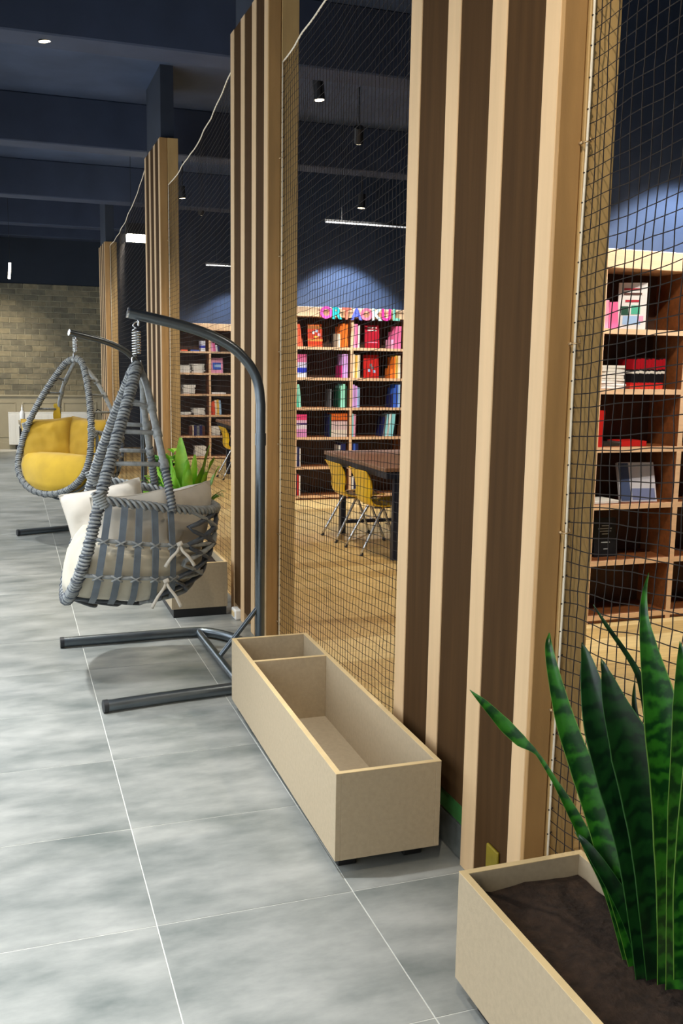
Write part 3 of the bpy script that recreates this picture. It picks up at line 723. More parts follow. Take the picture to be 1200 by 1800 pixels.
def strap_leaf(base, tip, width, bend, m, parent, off, wav=0.0, n=12, fold=.25):
    base = Vector(base); tip = Vector(tip); mid = base.lerp(tip, .55) + Vector(bend)
    P = []
    for i in range(n + 1):
        t = i / n; p = base * (1 - t) ** 2 + mid * 2 * t * (1 - t) + tip * t * t
        T = ((mid - base) * (1 - t) + (tip - mid) * t).normalized(); side = T.cross(Vector((0, 0, 1)))
        side = side.normalized() if side.length > .05 else Vector((1, -.3, 0)).normalized()
        nr = side.cross(T); w = width * (math.sin(PI * min(1, t * .93 + .05)) ** .7) * .5 + .001
        P.append([p + side * w * s + nr * (abs(s) * w * fold + wav * math.sin(i * 1.7 + s * 2) * abs(s)) for s in (-1, -.5, 0, .5, 1)])
    mb = MB(); mb.grid(P); mb.grid([[q - Vector((0, 0, .0012)) for q in r_[::-1]] for r_ in P])
    return mb.build('leaf', m, parent, True, off=off)
# bird's nest fern with broad upright fronds
FB = (1.05, 5.98, .28); fern = thing('fern', 'bright green fern with broad wavy fronds behind the beige pillows', 'plant', FB)
rg = random.Random(11)
big = [((1.02, 5.98, 1.03), .11, (.0, .0, .02), 'leaf_lime'), ((1.19, 5.90, .985), .15, (.0, -.03, .10), 'leaf_green'), ((1.09, 5.88, .93), .06, (.02, -.02, .05), 'leaf_lime'), ((.95, 5.95, .90), .07, (-.02, .0, .06), 'leaf_green')]
for tip, w, bd, mm in big: strap_leaf((FB[0] + rg.uniform(-.02, .02), FB[1] + rg.uniform(-.02, .02), .27), tip, w, bd, mm, fern, FB, .006)
for k in range(34):
    a = rg.uniform(0, 2 * PI); R_ = rg.uniform(.08, .24); zt = rg.uniform(.66, .92)
    strap_leaf((FB[0], FB[1], .27), (min(1.30, FB[0] + R_ * math.cos(a)), FB[1] + R_ * math.sin(a), zt), rg.uniform(.045, .075), (0, 0, rg.uniform(.05, .16)), rg.choice(['leaf_deep', 'leaf_green', 'leaf_green']), fern, FB, .008)
for k in range(5):
    a = rg.uniform(-.9, .3)
    strap_leaf((FB[0], FB[1], .3), (min(1.29, FB[0] + .27 * math.cos(a)), FB[1] + .3 * math.sin(a), rg.uniform(.6, .72)), .018, (.03, 0, .22), 'leaf_deep', fern, FB)
def bush(loc, label, h, rad, nl, ms, seed, ls=.06):
    t = thing('potted_herb', label, 'plant', loc); rg = random.Random(seed)
    for s in range(7):
        a = rg.uniform(0, 2 * PI); rr = rg.uniform(.2, 1) * rad
        top = Vector((rr * math.cos(a), rr * math.sin(a), h * rg.uniform(.75, 1)))
        stem = crv([(0, 0, 0), top * .5 + Vector((0, 0, h * .12)), top], 5); MB().tube(stem, .003, 5).build('stem', 'leaf_deep', t, True)
        for q in range(nl):
            c = stem[rg.randrange(3, len(stem))] + Vector((rg.uniform(-.02, .02), rg.uniform(-.02, .02), 0)); b = rg.uniform(0, 2 * PI)
            tip = c + Vector((math.cos(b) * ls, math.sin(b) * ls, rg.uniform(-.01, .035))) * rg.uniform(.7, 1.2)
            strap_leaf(c, tip, ls * .75, (0, 0, .012), rg.choice(ms), t, (0, 0, 0), 0, 6, .12)
    return t
bush((1.0, 6.35, .28), 'leafy lime green herb in planter, left of the broad fern', .64, .14, 14, ['leaf_lime', 'leaf_green'], 4)
bush((.97, 6.72, .28), 'low green trailing herb at the far end of the leafy planter', .54, .14, 12, ['leaf_green', 'leaf_lime', 'leaf_deep'], 9, .07)

# ================================================================== LIBRARY: partitions, bookcases
SH = [0.05, 0.375, 0.705, 1.035, 1.365, 1.70]
parts = [('wall_partition', 4.99, 3.13), ('wall_partition', 10.36, 2.90), ('wall_partition', 15.03, 2.30)]
for nm, y, x in parts: struct(nm, MB().box(x, 6.2, y, y + .12, 0, CEIL), 'navy')
def bookcase(x0, bays, bw, yf, H, label):
    t = thing('bookcase', label, 'bookcase', (x0, yf, 0), group='wooden bookcases in the library'); dp = .30; e = .032; k = H / 2.13
    tot = bays * bw + e
    for i in range(bays + 1):
        x = i * bw; MB().box(x, x + e, .004, dp, 0, H - .10).build('upright', 'case_wood', t); MB().box(x, x + e, 0, .004, 0.0, H - .10).build('edge_strip', 'case_edge_lit', t)
    MB().box(0, tot, dp - .012, dp, 0, H).build('back_panel', 'case_back_shaded', t)
    MB().box(-.01, tot + .01, -.012, dp, H - .105, H, bev=.003).build('top_fascia', 'case_edge_lit', t)
    for i in range(bays):
        xa, xb = i * bw + e, (i + 1) * bw
        for q, z in enumerate(SH):
            z *= k; s = MB().box(xa, xb, .006, dp - .012, z - .028, z).build('shelf', 'case_wood', t)
            MB().box(xa, xb, .001, .006, z - .030, z).build('edge_strip', 'case_edge_lit', s)
        MB().box(xa, xb, .012, .03, 0, .024).build('kick_board', 'case_wood', t)
    return t
bookcase(3.165, 2, .585, 4.67, 2.165, 'nearest wooden bookcase, seen through the wide-celled net on the right')
bookcase(2.955, 2, .648, 10.04, 2.115, 'wooden bookcase with the colourful letter banner, behind table and yellow chairs')
bookcase(2.345, 2, .61, 14.70, 2.09, 'farthest wooden bookcase, beyond the leafy planter, with white paper piles')

def zsh(H, i): return SH[i] * H / 2.13
# ---- books
BK = {}
def book(x, y, z, t, h, d, rgb, lab, lean=0.0, cat='book', group=None, face=False, yaw=0.0, tilt=0.0, flat=False, name='book', cm=None):
    """upright book: spine toward -Y, left edge of its foot at x. face: front cover toward -Y. flat: lying"""
    root = bpy.data.objects.new(name, None); b = .003
    m = MB()
    m.box(0, b, 0, d, 0, h); m.box(t - b, t, 0, d, 0, h); m.box(b, t - b, 0, b, 0, h)
    me = m
    o = me.build(name, cm if cm else bookmat(rgb)); bpy.data.objects.remove(root)
    tag(o, lab, cat, group)
    MB().box(b, t - b, b, d - .004, .003, h - .003).build('pages', 'paper', o)
    if flat: o.matrix_world = Matrix.Translation((x, y, z + t)) @ Matrix.Rotation(yaw, 4, 'Z') @ Matrix.Rotation(PI / 2, 4, 'Y')
    elif face: o.matrix_world = Matrix.Translation((x, y, z)) @ Matrix.Rotation(yaw, 4, 'Z') @ Matrix.Rotation(-tilt, 4, 'X') @ Matrix.Translation((0, t, 0)) @ Matrix.Rotation(-PI / 2, 4, 'Z')
    else:
        px = 0 if lean <= 0 else t
        o.matrix_world = Matrix.Translation((x + px, y, z)) @ Matrix.Rotation(lean, 4, 'Y') @ Matrix.Translation((-px, 0, 0))
    return o
def pic(o, y0, y1, z0, z1, name, m):
    t = max(v.co.x for v in o.data.vertices); k = .0012 + .0006 * len(o.children)
    MB().box(t, t + k, y0, y1, z0, z1).build(name, m, o)
ORD = ['first', 'second', 'third', 'fourth', 'fifth', 'sixth', 'seventh', 'eighth', 'ninth', 'tenth']
def row(x, y, z, specs, where, lean=0.0, kind='paperback', d=.17, dy=0.0):
    """specs: list of (colour name, rgb, thickness, height[, bandmat])"""
    for i, s in enumerate(specs):
        nm = s[0]; cmx = s[4] if len(s) > 4 else None
        lab = '%s %s, %s from left in %s' % (nm, kind, ORD[i], where)
        dx = abs(math.sin(lean)) * s[3] * 0
        book(x, y + dy * i, z, s[2], s[3], d, s[1], lab, lean=lean, group=where, cm=cmx)
        x += s[2] / math.cos(lean) + .0012
    return x
# colours
C = dict(coral=(236, 92, 60), orange=(236, 120, 40), cream=(246, 230, 204), red=(206, 34, 30), crimson=(190, 24, 52), pink=(250, 120, 176), rose=(252, 176, 212), lilac=(222, 172, 242), blue=(60, 104, 214), navy=(30, 36, 92), teal=(80, 190, 160), mint=(160, 236, 212), green=(20, 80, 60), cyan=(150, 228, 240), white=(240, 240, 240), yellow=(250, 200, 90), grey=(120, 124, 130), sky=(170, 208, 250), magenta=(200, 40, 120), brown=(90, 50, 40))
def S(*a): return [(n, C[n], t, h) for n, t, h in a]
# ---- middle bookcase
H2, YM = 2.115, 10.075
xL, xR, xM = 2.99, 3.605, 3.638; xE = 4.25
z = zsh(H2, 5); w = 'top left shelf row by letter banner'
row(xL, YM, z, S(('coral', .035, .25), ('coral', .035, .24)), 'lean pair under letter O of banner', lean=-.16)
o = book(3.13, YM + .03, z, .02, .25, .17, C['orange'], 'face-out orange picture book with cartoon cover under the letter R', face=True, tilt=.14, cm=bandmat('cover_orange', [(0, (230, 90, 40)), (.1, (220, 60, 24)), (.25, (236, 150, 70)), (.35, (196, 60, 26)), (.78, (150, 90, 30)), (.92, (220, 110, 40))]))
for k, (a, b, sx, sz, cc) in enumerate(((.05, .14, .03, .035, 'white'), (.09, .16, .03, .03, 'sky'), (.115, .12, .03, .03, 'rose'), (.07, .10, .05, .02, 'yellow'))):
    pic(o, a, a + sx, b, b + sz, 'cover_picture', bookmat(C[cc]))
row(3.465, YM, z, S(('cream', .024, .15), ('orange', .03, .23), ('orange', .03, .26), ('orange', .03, .26)), 'orange row under letter T of banner')
row(xM, YM, z, S(('rose', .03, .26), ('pink', .03, .26), ('white', .02, .25)), 'row under letter A of banner')
o = book(3.80, YM + .03, z, .02, .255, .17, C['crimson'], 'face-out crimson book with white title lines under banner letter K', face=True, tilt=.12)
for k in range(2): pic(o, .03, .14, .19 + .03 * k, .205 + .03 * k, 'title_line', bookmat(C['white']))
pic(o, .02, .15, .06, .068, 'title_line', bookmat(C['rose']))
row(4.10, YM, z, S(('rose', .026, .10), ('pink', .03, .19), ('pink', .03, .25), ('pink', .03, .25)), 'pink row under letter L of banner')
z = zsh(H2, 4)
bm1 = bandmat('spine_bands_blue', [(0, (240, 240, 245)), (.2, (40, 60, 190)), (.42, (220, 220, 245)), (.66, (226, 120, 170)), (.85, (210, 90, 140))])
row(xL, YM, z, [('pink and blue banded', C['pink'], .022, .25, bm1)] * 5, 'banded row on second banner shelf')
row(3.50, YM, z, S(('magenta', .022, .14), ('lilac', .03, .26), ('lilac', .03, .26)), 'lilac row left of divider, second banner shelf')
row(xM, YM, z, S(('cream', .03, .26), ('yellow', .03, .25), ('cream', .03, .255)), 'cream row right of divider, second banner shelf')
o = book(3.79, YM + .03, z, .02, .26, .18, C['red'], 'face-out red book with grey pictures on second shelf of banner bookcase', face=True, tilt=.1)
for k, (a, b) in enumerate(((.05, .07), (.09, .10), (.11, .06), (.07, .13))): pic(o, a, a + .03, b, b + .03, 'cover_picture', bookmat(C['grey'] if k % 2 else C['sky']))
row(4.10, YM, z, S(('orange', .026, .11), ('orange', .03, .24), ('yellow', .03, .255), ('cream', .03, .255)), 'orange row right end of second banner shelf')
z = zsh(H2, 3)
row(xL, YM, z, S(('teal', .03, .25), ('mint', .03, .25)), 'mint pair left on third banner shelf', lean=-.10)
row(3.40, YM + .05, z, S(('grey', .014, .2)), 'gap of third banner shelf')
row(3.475, YM, z, S(('green', .024, .21), ('mint', .028, .24), ('mint', .028, .26), ('green', .02, .24)), 'mint row left of divider, third banner shelf')
row(xM, YM, z, S(('lilac', .034, .255), ('lilac', .03, .24), ('sky', .03, .22)), 'lilac row right of divider, third banner shelf')
row(4.11, YM, z, S(('navy', .026, .15), ('blue', .03, .22), ('blue', .03, .26), ('sky', .026, .26)), 'blue row right end of third banner shelf')
z = zsh(H2, 2)
bm2 = bandmat('spine_bands_pink', [(0, (226, 150, 210)), (.35, (236, 226, 240)), (.55, (70, 40, 110)), (.62, (236, 200, 226)), (.75, (236, 70, 130))])
row(xL, YM, z, [('pink banded', C['pink'], .025, .25, bm2)] * 5, 'pink row left on fourth banner shelf')
bm3 = bandmat('spine_bands_orange', [(0, (236, 226, 214)), (.3, (226, 200, 204)), (.66, (120, 50, 40)), (.72, (226, 110, 40))])
row(3.37, YM, z, [('dark grey', C['navy'], .016, .25), ('dark grey', C['green'], .016, .25)] + [('white and orange', C['cream'], .03, .262, bm3)] * 6, 'white and orange row, fourth banner shelf')
row(xM, YM, z, S(('cyan', .028, .26), ('rose', .026, .25)), 'cyan pair right of divider, fourth banner shelf')
row(4.00, YM, z, S(('navy', .018, .22), ('grey', .02, .24), ('cyan', .024, .25), ('white', .024, .26), ('cyan', .026, .26), ('cyan', .026, .262)), 'slanted cyan row on fourth banner shelf', lean=.14)
z = zsh(H2, 1)
row(xL, YM, z, S(('white', .018, .22), ('navy', .026, .22), ('white', .014, .2)), 'navy row left on fifth banner shelf')
row(3.50, YM, z, S(('white', .018, .23), ('navy', .03, .25), ('navy', .03, .25)), 'navy row left of divider, fifth banner shelf')
row(xM, YM, z, S(('navy', .03, .25), ('blue', .03, .25), ('navy', .026, .25)), 'navy row right of divider, fifth banner shelf')
z = zsh(H2, 0)
row(xL, YM, z, S(('navy', .02, .24), ('red', .022, .24), ('white', .018, .22)), 'row left on bottom banner shelf')
row(xM + .02, YM, z, S(('white', .02, .2), ('navy', .026, .23), ('sky', .022, .22)), 'row right of divider on bottom banner shelf')
# ---- near bookcase
H1, YN = 2.165, 4.70
z = zsh(H1, 5)
book(3.20, YN + .03, z, .062, .16, .20, C['rose'], 'light pink book, left of two low ones on nearest bookcase top shelf', lean=-.02)
book(3.268, YN + .03, z, .062, .15, .20, C['pink'], 'bright pink book, right of two low ones on nearest bookcase top shelf', lean=-.08)
book(3.215, YN + .16, z, .06, .22, .10, C['magenta'], 'dim magenta book at the back of the nearest bookcase top shelf', face=True)
o = book(3.375, YN + .11, z, .035, .27, .16, C['white'], 'white picture book with blue and green cover art, nearest bookcase top shelf', face=True, yaw=-.55, tilt=.05)
for k, (a, b, sx, sz, cc) in enumerate(((.03, .03, .10, .05, 'sky'), (.02, .085, .04, .05, 'green'), (.075, .09, .05, .05, 'teal'), (.04, .16, .08, .012, 'crimson'), (.03, .20, .10, .012, 'brown'), (.03, .228, .09, .01, 'crimson'), (.12, .05, .025, .03, 'rose'))):
    pic(o, a, a + sx, b, b + sz, 'cover_picture', bookmat(C[cc]))
z = zsh(H1, 4)
def pile(name, x, y, z, w, d, sheets, lab, m='paper', yaw=0.0):
    t = thing(name, lab, 'paper', (x, y, z), 0); rr = random.Random(int(x * 1000 + z * 77)); h = 0
    for k in range(sheets):
        th = rr.uniform(.012, .026); s = rr.uniform(.88, 1)
        o = MB().box(-w / 2 * s, w / 2 * s, -d / 2, d / 2, 0, th - .0015, bev=.002).build('sheaf', m, t); o.location = (rr.uniform(-.008, .008), 0, h); o.rotation_euler = (0, 0, rr.uniform(-.10, .10) + yaw); h += th
    return t
pile('paper_pile', 3.30, YN + .12, z, .20, .20, 8, 'white paper pile on nearest bookcase, beside the red and black books')
bm4 = bandmat('spine_red_black', [(0, (206, 60, 40)), (.12, (196, 30, 30)), (.20, (22, 20, 24)), (.5, (230, 226, 220)), (.58, (22, 20, 24)), (.64, (170, 20, 34)), (.97, (40, 20, 20))])
x = 3.425
for i in range(9):
    book(x, YN + .02, z, .024, .175 + .003 * (i % 3), .15, C['crimson'], 'red and black book with white spine lettering, %s from left, nearest bookcase' % ORD[i], group='red and black series on the nearest bookcase', lean=.10, cm=bm4); x += .0255
z = zsh(H1, 3)
book(3.205, YN + .015, z, .055, .21, .16, C['red'], 'upright bright red hardback at left of the nearest bookcase', lean=.03)
book(3.29, YN + .05, z, .018, .16, .20, (54, 50, 44), 'dark book lying flat under the red one, nearest bookcase', flat=True, yaw=0)
book(3.40, YN + .03, z, .03, .175, .15, C['red'], 'red book lying flat in the middle shelf of the nearest bookcase', flat=True)
z = zsh(H1, 2)
o = book(3.44, YN + .06, z, .022, .24, .24, (206, 206, 216), 'pale picture book leaning back sideways on the nearest bookcase', face=True, yaw=-.12, tilt=.30)
pic(o, .005, .07, .005, .235, 'cover_picture', bookmat((70, 84, 120))); pic(o, .08, .23, .01, .08, 'cover_picture', bookmat((120, 130, 170)))
pile('paper_pile', 3.30, YN + .10, z, .19, .18, 1, 'thin white papers lying flat beside the leaning picture book')
z = zsh(H1, 1)
o = book(3.29, YN + .08, z, .025, .235, .155, (22, 24, 30), 'black hardback with white title standing face-out on the nearest bookcase', face=True, tilt=.10)
for k, (a, ww, b) in enumerate(((.055, .05, .185), (.03, .095, .168), (.035, .085, .152), (.055, .045, .136), (.05, .06, .085), (.065, .03, .045))):
    pic(o, a, a + ww, b, b + .006, 'title_line', bookmat((170, 176, 180)))
# ---- far bookcase
H3, YF = 2.09, 14.735
def fx(p): return 2.503 + (p - 315) * .00877
z = zsh(H3, 5)
book(fx(318), YF, z, .02, .15, .2, C['coral'], 'coral book lying flat on top left shelf of the farthest bookcase', flat=True)
book(fx(330), YF, z, .02, .17, .2, C['blue'], 'blue book lying flat on top left shelf of the farthest bookcase', flat=True)
book(fx(353), YF, z, .07, .16, .15, C['white'], 'white book with blue band upright at divider of farthest bookcase', cm=bandmat('spine_white_blue', [(0, (236, 236, 240)), (.3, (60, 70, 170)), (.55, (226, 228, 240))]))
row(fx(370.5), YF, z, S(('rose', .04, .15), ('pink', .04, .13), ('white', .03, .10), ('navy', .03, .09)), 'small row on top right shelf of farthest bookcase', lean=-.1)
z = zsh(H3, 4)
pile('folder_pile', fx(325), YF + .12, z, .18, .2, 6, 'white folder pile, left of two, on second shelf of farthest bookcase'); pile('folder_pile', fx(349), YF + .12, z, .20, .2, 7, 'white folder pile next to divider, second shelf of farthest bookcase')
o = book(fx(371), YF + .05, z, .03, .235, .20, C['rose'], 'face-out pink and blue book on second shelf of the farthest bookcase', face=True, tilt=.1)
pic(o, .04, .17, .05, .16, 'cover_picture', bookmat(C['blue'])); pic(o, .07, .17, .09, .13, 'cover_picture', bookmat(C['sky']))
z = zsh(H3, 3)
pile('paper_pile', fx(332), YF + .12, z, .20, .2, 7, 'tall white paper pile on third shelf of farthest bookcase')
pile('paper_pile', fx(384), YF + .10, z, .24, .2, 1, 'single white paper sheaf on third right shelf of farthest bookcase')
z = zsh(H3, 2)
pile('paper_pile', fx(326), YF + .12, z, .18, .2, 2, 'low white paper pile on fourth shelf of farthest bookcase'); pile('paper_pile', fx(350), YF + .12, z, .20, .2, 5, 'white paper pile by the divider, fourth shelf of farthest bookcase')
row(fx(369), YF, z, S(('red', .04, .19), ('coral', .04, .21), ('cream', .03, .23), ('yellow', .035, .235), ('sky', .03, .225)), 'colourful row on fourth right shelf of farthest bookcase', lean=-.05)
z = zsh(H3, 1)
row(fx(332), YF, z, S(('brown', .045, .15), ('cream', .02, .16), ('navy', .045, .16), ('grey', .04, .15), ('navy', .045, .16), ('brown', .04, .15)), 'dim row on fifth shelf of farthest bookcase')
pile('paper_pile', fx(378), YF + .12, z, .18, .2, 8, 'white paper pile on fifth right shelf of farthest bookcase')
z = zsh(H3, 0)
pile('paper_pile', fx(352), YF + .12, z, .18, .2, 8, 'white paper pile on bottom shelf of farthest bookcase, behind the fern')

# ---- letter banner ORTAOKUL on the middle bookcase
ban = thing('letter_banner', 'colourful letter banner reading ORTAOKUL on top of the middle bookcase', 'banner', (3.25, 10.02, 2.0))
txt = 'ORTAOKUL'; lc = [(236, 84, 176), (40, 186, 190), (240, 120, 96), (96, 110, 226), (244, 120, 150), (206, 244, 250), (236, 60, 150), (120, 190, 170)]
for k, ch in enumerate(txt):
    cu = bpy.data.curves.new('letter_tmp', 'FONT'); cu.body = ch; cu.size = .17; cu.extrude = .003; cu.offset = .007; cu.align_x = 'CENTER'
    tmp = bpy.data.objects.new('letter_tmp', cu); COL.objects.link(tmp)
    dg = bpy.context.evaluated_depsgraph_get(); me = bpy.data.meshes.new_from_object(tmp.evaluated_get(dg)); bpy.data.objects.remove(tmp)
    me.materials.clear(); me.materials.append(bookmat(lc[k])); me.name = 'letter'
    o = bpy.data.objects.new('letter', me); COL.objects.link(o); o.parent = ban; o.rotation_euler = (PI / 2, 0, 0)
    o.location = (.055 + .117 * k, -.006, .0 - .006 * math.sin(k / 7 * PI))
MB().tube(crv([(-.02, 0, .115), (.4, -.001, .10), (.95, 0, .112)], 8), .002, 5).build('string', 'rope', ban, True)

# ================================================================== TABLES AND YELLOW CHAIRS
def table(loc, Lx, Ly, label):
    t = thing('reading_table', label, 'table', loc, group='reading tables'); h = .735
    MB().box(0, Lx, 0, Ly, h - .03, h, bev=.004).build('table_top', 'table_top', t); MB().box(.02, Lx - .02, .02, Ly - .02, h - .085, h - .031).build('apron', 'navy_metal', t)
    for x in (.12, Lx - .17):
        for y in (.10, Ly - .15): MB().box(x, x + .05, y, y + .05, 0, h - .085, bev=.003).build('leg', 'navy_metal', t)
    for y in (.11, Ly - .14): MB().box(.17, Lx - .17, y, y + .03, .09, .12).build('stretcher', 'navy_metal', t)
    return t
table((2.66, 6.60, 0), 1.3, 1.48, 'brown topped reading table with dark metal legs and two yellow chairs')
table((2.66, 11.35, 0), 1.3, 1.45, 'farther brown table mostly hidden behind the second column')
def school_chair(loc, rz, label):
    """shell chair; local +x is where the sitter looks; origin on the floor under the seat middle"""
    t = thing('school_chair', label, 'chair', loc, rz, group='yellow shell chairs'); n = 16; m = 10
    prof = crv([(.22, 0, .435), (.17, 0, .445), (.05, 0, .432), (-.08, 0, .428), (-.155, 0, .45), (-.185, 0, .51), (-.18, 0, .58), (-.195, 0, .66), (-.225, 0, .735), (-.235, 0, .755)], 5)
    P = []; Q = []
    k = len(prof)
    for i, p in enumerate(prof):
        f = i / (k - 1); wv = .20 - .030 * math.exp(-((f - .55) / .16) ** 2) + (.0 if f < .95 else -.03 * ((f - .95) / .05) ** 2)
        if f < .08: wv -= .05 * (1 - f / .08) ** 2
        T = (prof[min(k - 1, i + 1)] - prof[max(0, i - 1)]).normalized(); nr = Vector((-T.z, 0, T.x)); nr = -nr if nr.z < 0 and f < .4 else nr
        if f >= .4 and nr.x < 0: nr = -nr
        r1 = []; r2 = []
        for j in range(m + 1):
            s = -1 + 2 * j / m; up = abs(s) ** 3 * .020 * (1 - max(0, f - .8) * 4)
            a = Vector((p.x, s * wv, p.z)) + nr * up; r1.append(a); r2.append(a - nr * .009)
        P.append(r1); Q.append(r2)
    mb = MB(); mb.grid(P); mb.grid([q[::-1] for q in Q])
    mb.grid([[a, b] for a, b in zip([r_[0] for r_ in P], [r_[0] for r_ in Q])]); mb.grid([[b, a] for a, b in zip([r_[-1] for r_ in P], [r_[-1] for r_ in Q])])
    mb.grid([P[0][::-1], Q[0][::-1]]); mb.grid([P[-1], Q[-1]])
    mb.build('seat_shell', 'yellow_plastic', t, True, auto=60)
    for s in (-1, 1):
        for d, xf in ((1, .21), (-1, -.25)):
            lg = crv([(.02 * d, s * .13, .425), (.06 * d, s * .15, .40), (xf, s * .185, .012)], 5)
            g = MB().tube(lg, .0115, 8).build('leg', 'chrome', t, True); MB().tube([(xf, s * .185, .0), (xf - .01 * d, s * .184, .024)], .014, 8).build('rubber_foot', 'black_plastic', g, True, auto=40)
        MB().tube([(-.12, s * .13, .421), (.15, s * .13, .421)], .009, 7).build('seat_rail', 'black_plastic', t, True)
    MB().tube([(.10, -.16, .22), (.10, .16, .22)], .007, 7).build('cross_rail', 'chrome', t, True)
    t.scale = (.97, 1, .895)
    return t
school_chair((2.835, 7.70, 0), 0, 'yellow plastic chair at the reading table, left of two, nearer the bookcase')
school_chair((2.85, 7.12, 0), 0, 'yellow plastic chair at the reading table beside its near dark leg')
school_chair((2.835, 12.20, 0), 0, 'yellow plastic chair seen past the second column by the farthest bookcase')

# ================================================================== FAR END OF THE AISLE
t = thing('radiator', 'long low white radiator against the wainscot wall', 'radiator', (0.0, FARY - .16, 0))
MB().box(0, 1.32, 0, .10, .08, .61, bev=.008).build('body', 'white_paint', t)
for k in range(12): MB().box(.05 + k * .105, .11 + k * .105, -.004, .0, .12, .57, bev=.0015).build('rib', 'white_paint', t)
for x in (.1, 1.2): MB().box(x, x + .04, .02, .08, 0, .08).build('foot', 'black_plastic', t)
MB().box(0.0, 1.32, .0, .10, .612, .625, bev=.002).build('grille', 'white_plastic', t)
t = thing('coffee_table', 'beige topped low table with dark legs behind the yellow chair', 'table', (.15, 15.55, 0))
MB().box(0, .80, 0, .55, .50, .54, bev=.004).build('table_top', 'beige_top', t); MB().box(.02, .78, .02, .53, .44, .499).build('apron', 'beige_top', t)
for x in (.01, .72):
    for y in (.02, .46): MB().box(x, x + .07, y, y + .07, 0, .44, bev=.003).build('leg', 'black_plastic', t)
t = thing('spray_bottle', 'white plastic bottle with slim neck on the low table', 'bottle', (.21, 15.75, .54))
MB().lathe([(.001, 0), (.036, .002), (.04, .02), (.04, .12), (.03, .155), (.014, .175), (.013, .195)], 16).build('body', 'white_plastic', t, True, auto=50)
MB().lathe([(.016, .19), (.016, .215), (.008, .225), (.006, .26)], 12).build('cap', 'white_plastic', t, True, auto=50)
tag(MB().box(.29, .33, 15.7, 15.74, .54, .575, bev=.004).build('small_jar', 'black_plastic'), 'tiny dark jar on the low table next to the white bottle', 'jar')
t = thing('wire_basket', 'black basket with thin wire handles on the floor past the radiator', 'basket', (1.45, 16.70, 0))
MB().lathe([(.09, 0), (.11, .02), (.125, .30), (.12, .44), (.10, .46)], 18).build('body', 'black_plastic', t, True, auto=40)
for s in (-1, 1): MB().tube(crv([(-.09, s * .03, .45), (-.05, s * .03, .62), (.0, s * .03, .68), (.05, s * .03, .62), (.09, s * .03, .45)], 6), .006, 6).build('handle', 'lamp_black', t, True)

# ================================================================== LAMPS
def tube_lamp(p0, p1, rad, m, lab, glow_power=0, hang=True):
    a = Vector(p0); b = Vector(p1); mid = (a + b) / 2; t = thing('linear_lamp', lab, 'lamp', mid, group='linear lamps')
    d = (b - a); L_ = d.length
    MB().box(a.x, b.x, a.y - rad, b.y + rad, a.z + .001, a.z + rad * 1.6).build('housing', 'lamp_black', t, off=mid)
    MB().box(a.x + .01, b.x - .01, a.y - rad * .9, b.y + rad * .9, a.z - rad, a.z, bev=.002).build('diffuser', m, t, off=mid)
    for q in (.12, .88):
        c = a.lerp(b, q); MB().tube([c + Vector((0, 0, rad)), (c.x, c.y, CEIL - .004)], .003, 5).build('cable', 'lamp_black', t, off=mid)
    if glow_power:
        l = bpy.data.lights.new('lamp_light', 'AREA'); l.shape = 'RECTANGLE'; l.size = L_; l.size_y = rad * 2; l.energy = glow_power; l.color = (1, .95, .84)
        o = bpy.data.objects.new('lamp_light', l); COL.objects.link(o); o.location = mid + Vector((0, 0, -rad - .01)); 
    return t
tube_lamp((1.34, 11.4, 2.93), (1.86, 11.4, 2.93), .075, 'lamp_glow', 'bright glowing linear lamp beside the third column', 22)
tube_lamp((2.94, 9.0, 2.862), (4.4, 9.0, 2.862), .012, 'led_soft', 'thin pale linear lamp above the reading table and yellow chairs', 0)
tube_lamp((2.67, 13.5, 2.85), (4.0, 13.5, 2.85), .014, 'led_soft', 'thin pale linear lamp in front of the farthest bookcase', 0)
t = thing('pendant_lamp', 'slim glowing pendant lamp hanging before the brick wall', 'lamp', (.085, 14.0, 2.58))
MB().tube([(-.006, 0, 0), (.008, 0, .21)], .016, 8).build('tube', 'lamp_glow', t, True, auto=40); MB().tube([(.008, 0, .21), (.008, 0, CEIL - 2.58)], .003, 5).build('cable', 'lamp_black', t)
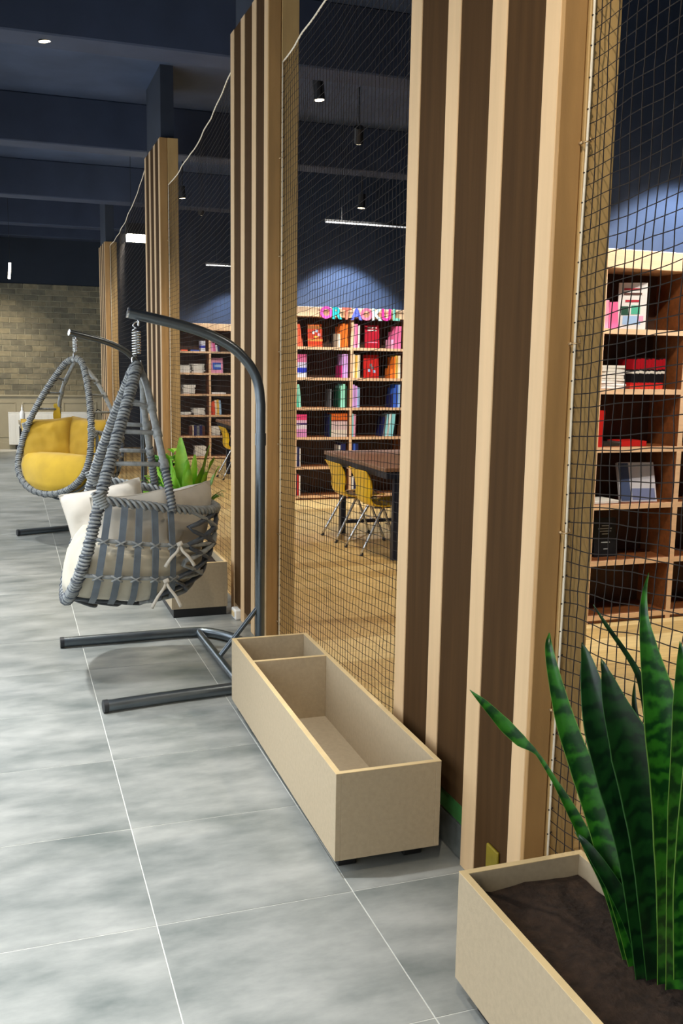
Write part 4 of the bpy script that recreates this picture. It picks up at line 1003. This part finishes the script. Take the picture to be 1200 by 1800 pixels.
def spot(loc, target, power, ang, blend, lab, color=(1, .86, .66), rad=.03):
    loc = Vector(loc); dv = (Vector(target) - loc).normalized(); t = thing('ceiling_spotlight', lab, 'lamp', loc, group='black ceiling spotlights')
    MB().tube([-dv * .02, -dv * .16], .042, 14).build('housing', 'lamp_black', t, True, auto=40)
    MB().tube([-dv * .021, -dv * .016], .036, 14).build('lens', 'lens_glow', t, True, auto=40)
    MB().tube([-dv * .1, Vector((0, 0, CEIL - loc.z))], .007, 6).build('stem', 'lamp_black', t, True)
    l = bpy.data.lights.new('spot_light', 'SPOT'); l.energy = power; l.spot_size = math.radians(ang); l.spot_blend = blend; l.color = color; l.shadow_soft_size = rad
    o = bpy.data.objects.new('spot_light', l); COL.objects.link(o); o.location = loc; o.rotation_euler = dv.to_track_quat('-Z', 'Y').to_euler()
    return t
cool = (.86, .92, 1.0)
spot((3.60, 9.78, 3.12), (3.60, 9.95, 0), 230, 92, .3, 'black spotlight above the letter banner bookcase', cool)
spot((3.95, 4.42, 3.12), (3.85, 4.60, 0), 230, 92, .3, 'black spotlight above the nearest bookcase', cool)
spot((3.45, 14.44, 3.12), (3.45, 14.62, 0), 140, 92, .3, 'black spotlight above the farthest bookcase', cool)
spot((2.6, 3.2, 3.45), (2.8, 3.6, 0), 120, 110, .7, 'added fill spotlight over the wooden floor beyond the nearest column')  # unseen fill lamps added for the library, here and over both tables
spot((2.3, 7.2, 3.45), (2.6, 7.2, 0), 170, 115, .7, 'added fill spotlight over the reading table')
spot((2.1, 12.0, 3.45), (2.5, 12.2, 0), 120, 115, .7, 'added fill spotlight over the farther table')
spot((0.35, 1.0, 3.45), (1.05, 2.6, 0.2), 90, 95, .8, 'black ceiling spotlight over the aisle near the snake plant')
spot((0.3, 6.6, 3.45), (.7, 6.9, 0.2), 90, 100, .8, 'black ceiling spotlight over the aisle between the hanging chairs')
spot((-.35, 15.2, 3.30), (-.1, 17.0, .75), 240, 66, .9, 'black ceiling spotlight washing the brick wall')
warm = (1, .93, .82)
spot((3.0, 8.25, 3.42), (3.62, 10.1, 1.05), 300, 52, .5, 'added spotlight brightening the letter banner bookcase', warm)  # this and the next two: unseen lamps added to brighten the books
spot((3.0, 3.0, 3.42), (3.62, 4.75, 1.0), 130, 54, .5, 'added spotlight brightening the nearest bookcase', warm)
spot((2.5, 12.9, 3.42), (3.0, 14.75, 1.05), 150, 54, .5, 'added spotlight brightening the farthest bookcase', warm)
for k, y in enumerate((0.6, 2.9, 5.2, 7.8, 10.6, 13.4)):  # unseen row of lamps added to make the left floor glare
    spot((-.62, y, 3.44), (-.5, y + .05, 0), (560, 560, 440, 200, 150, 150)[k], 66, .9, 'added spotlight brightening the floor by the windows, %s from the camera' % ORD[k], (.96, .98, 1.0), .06)
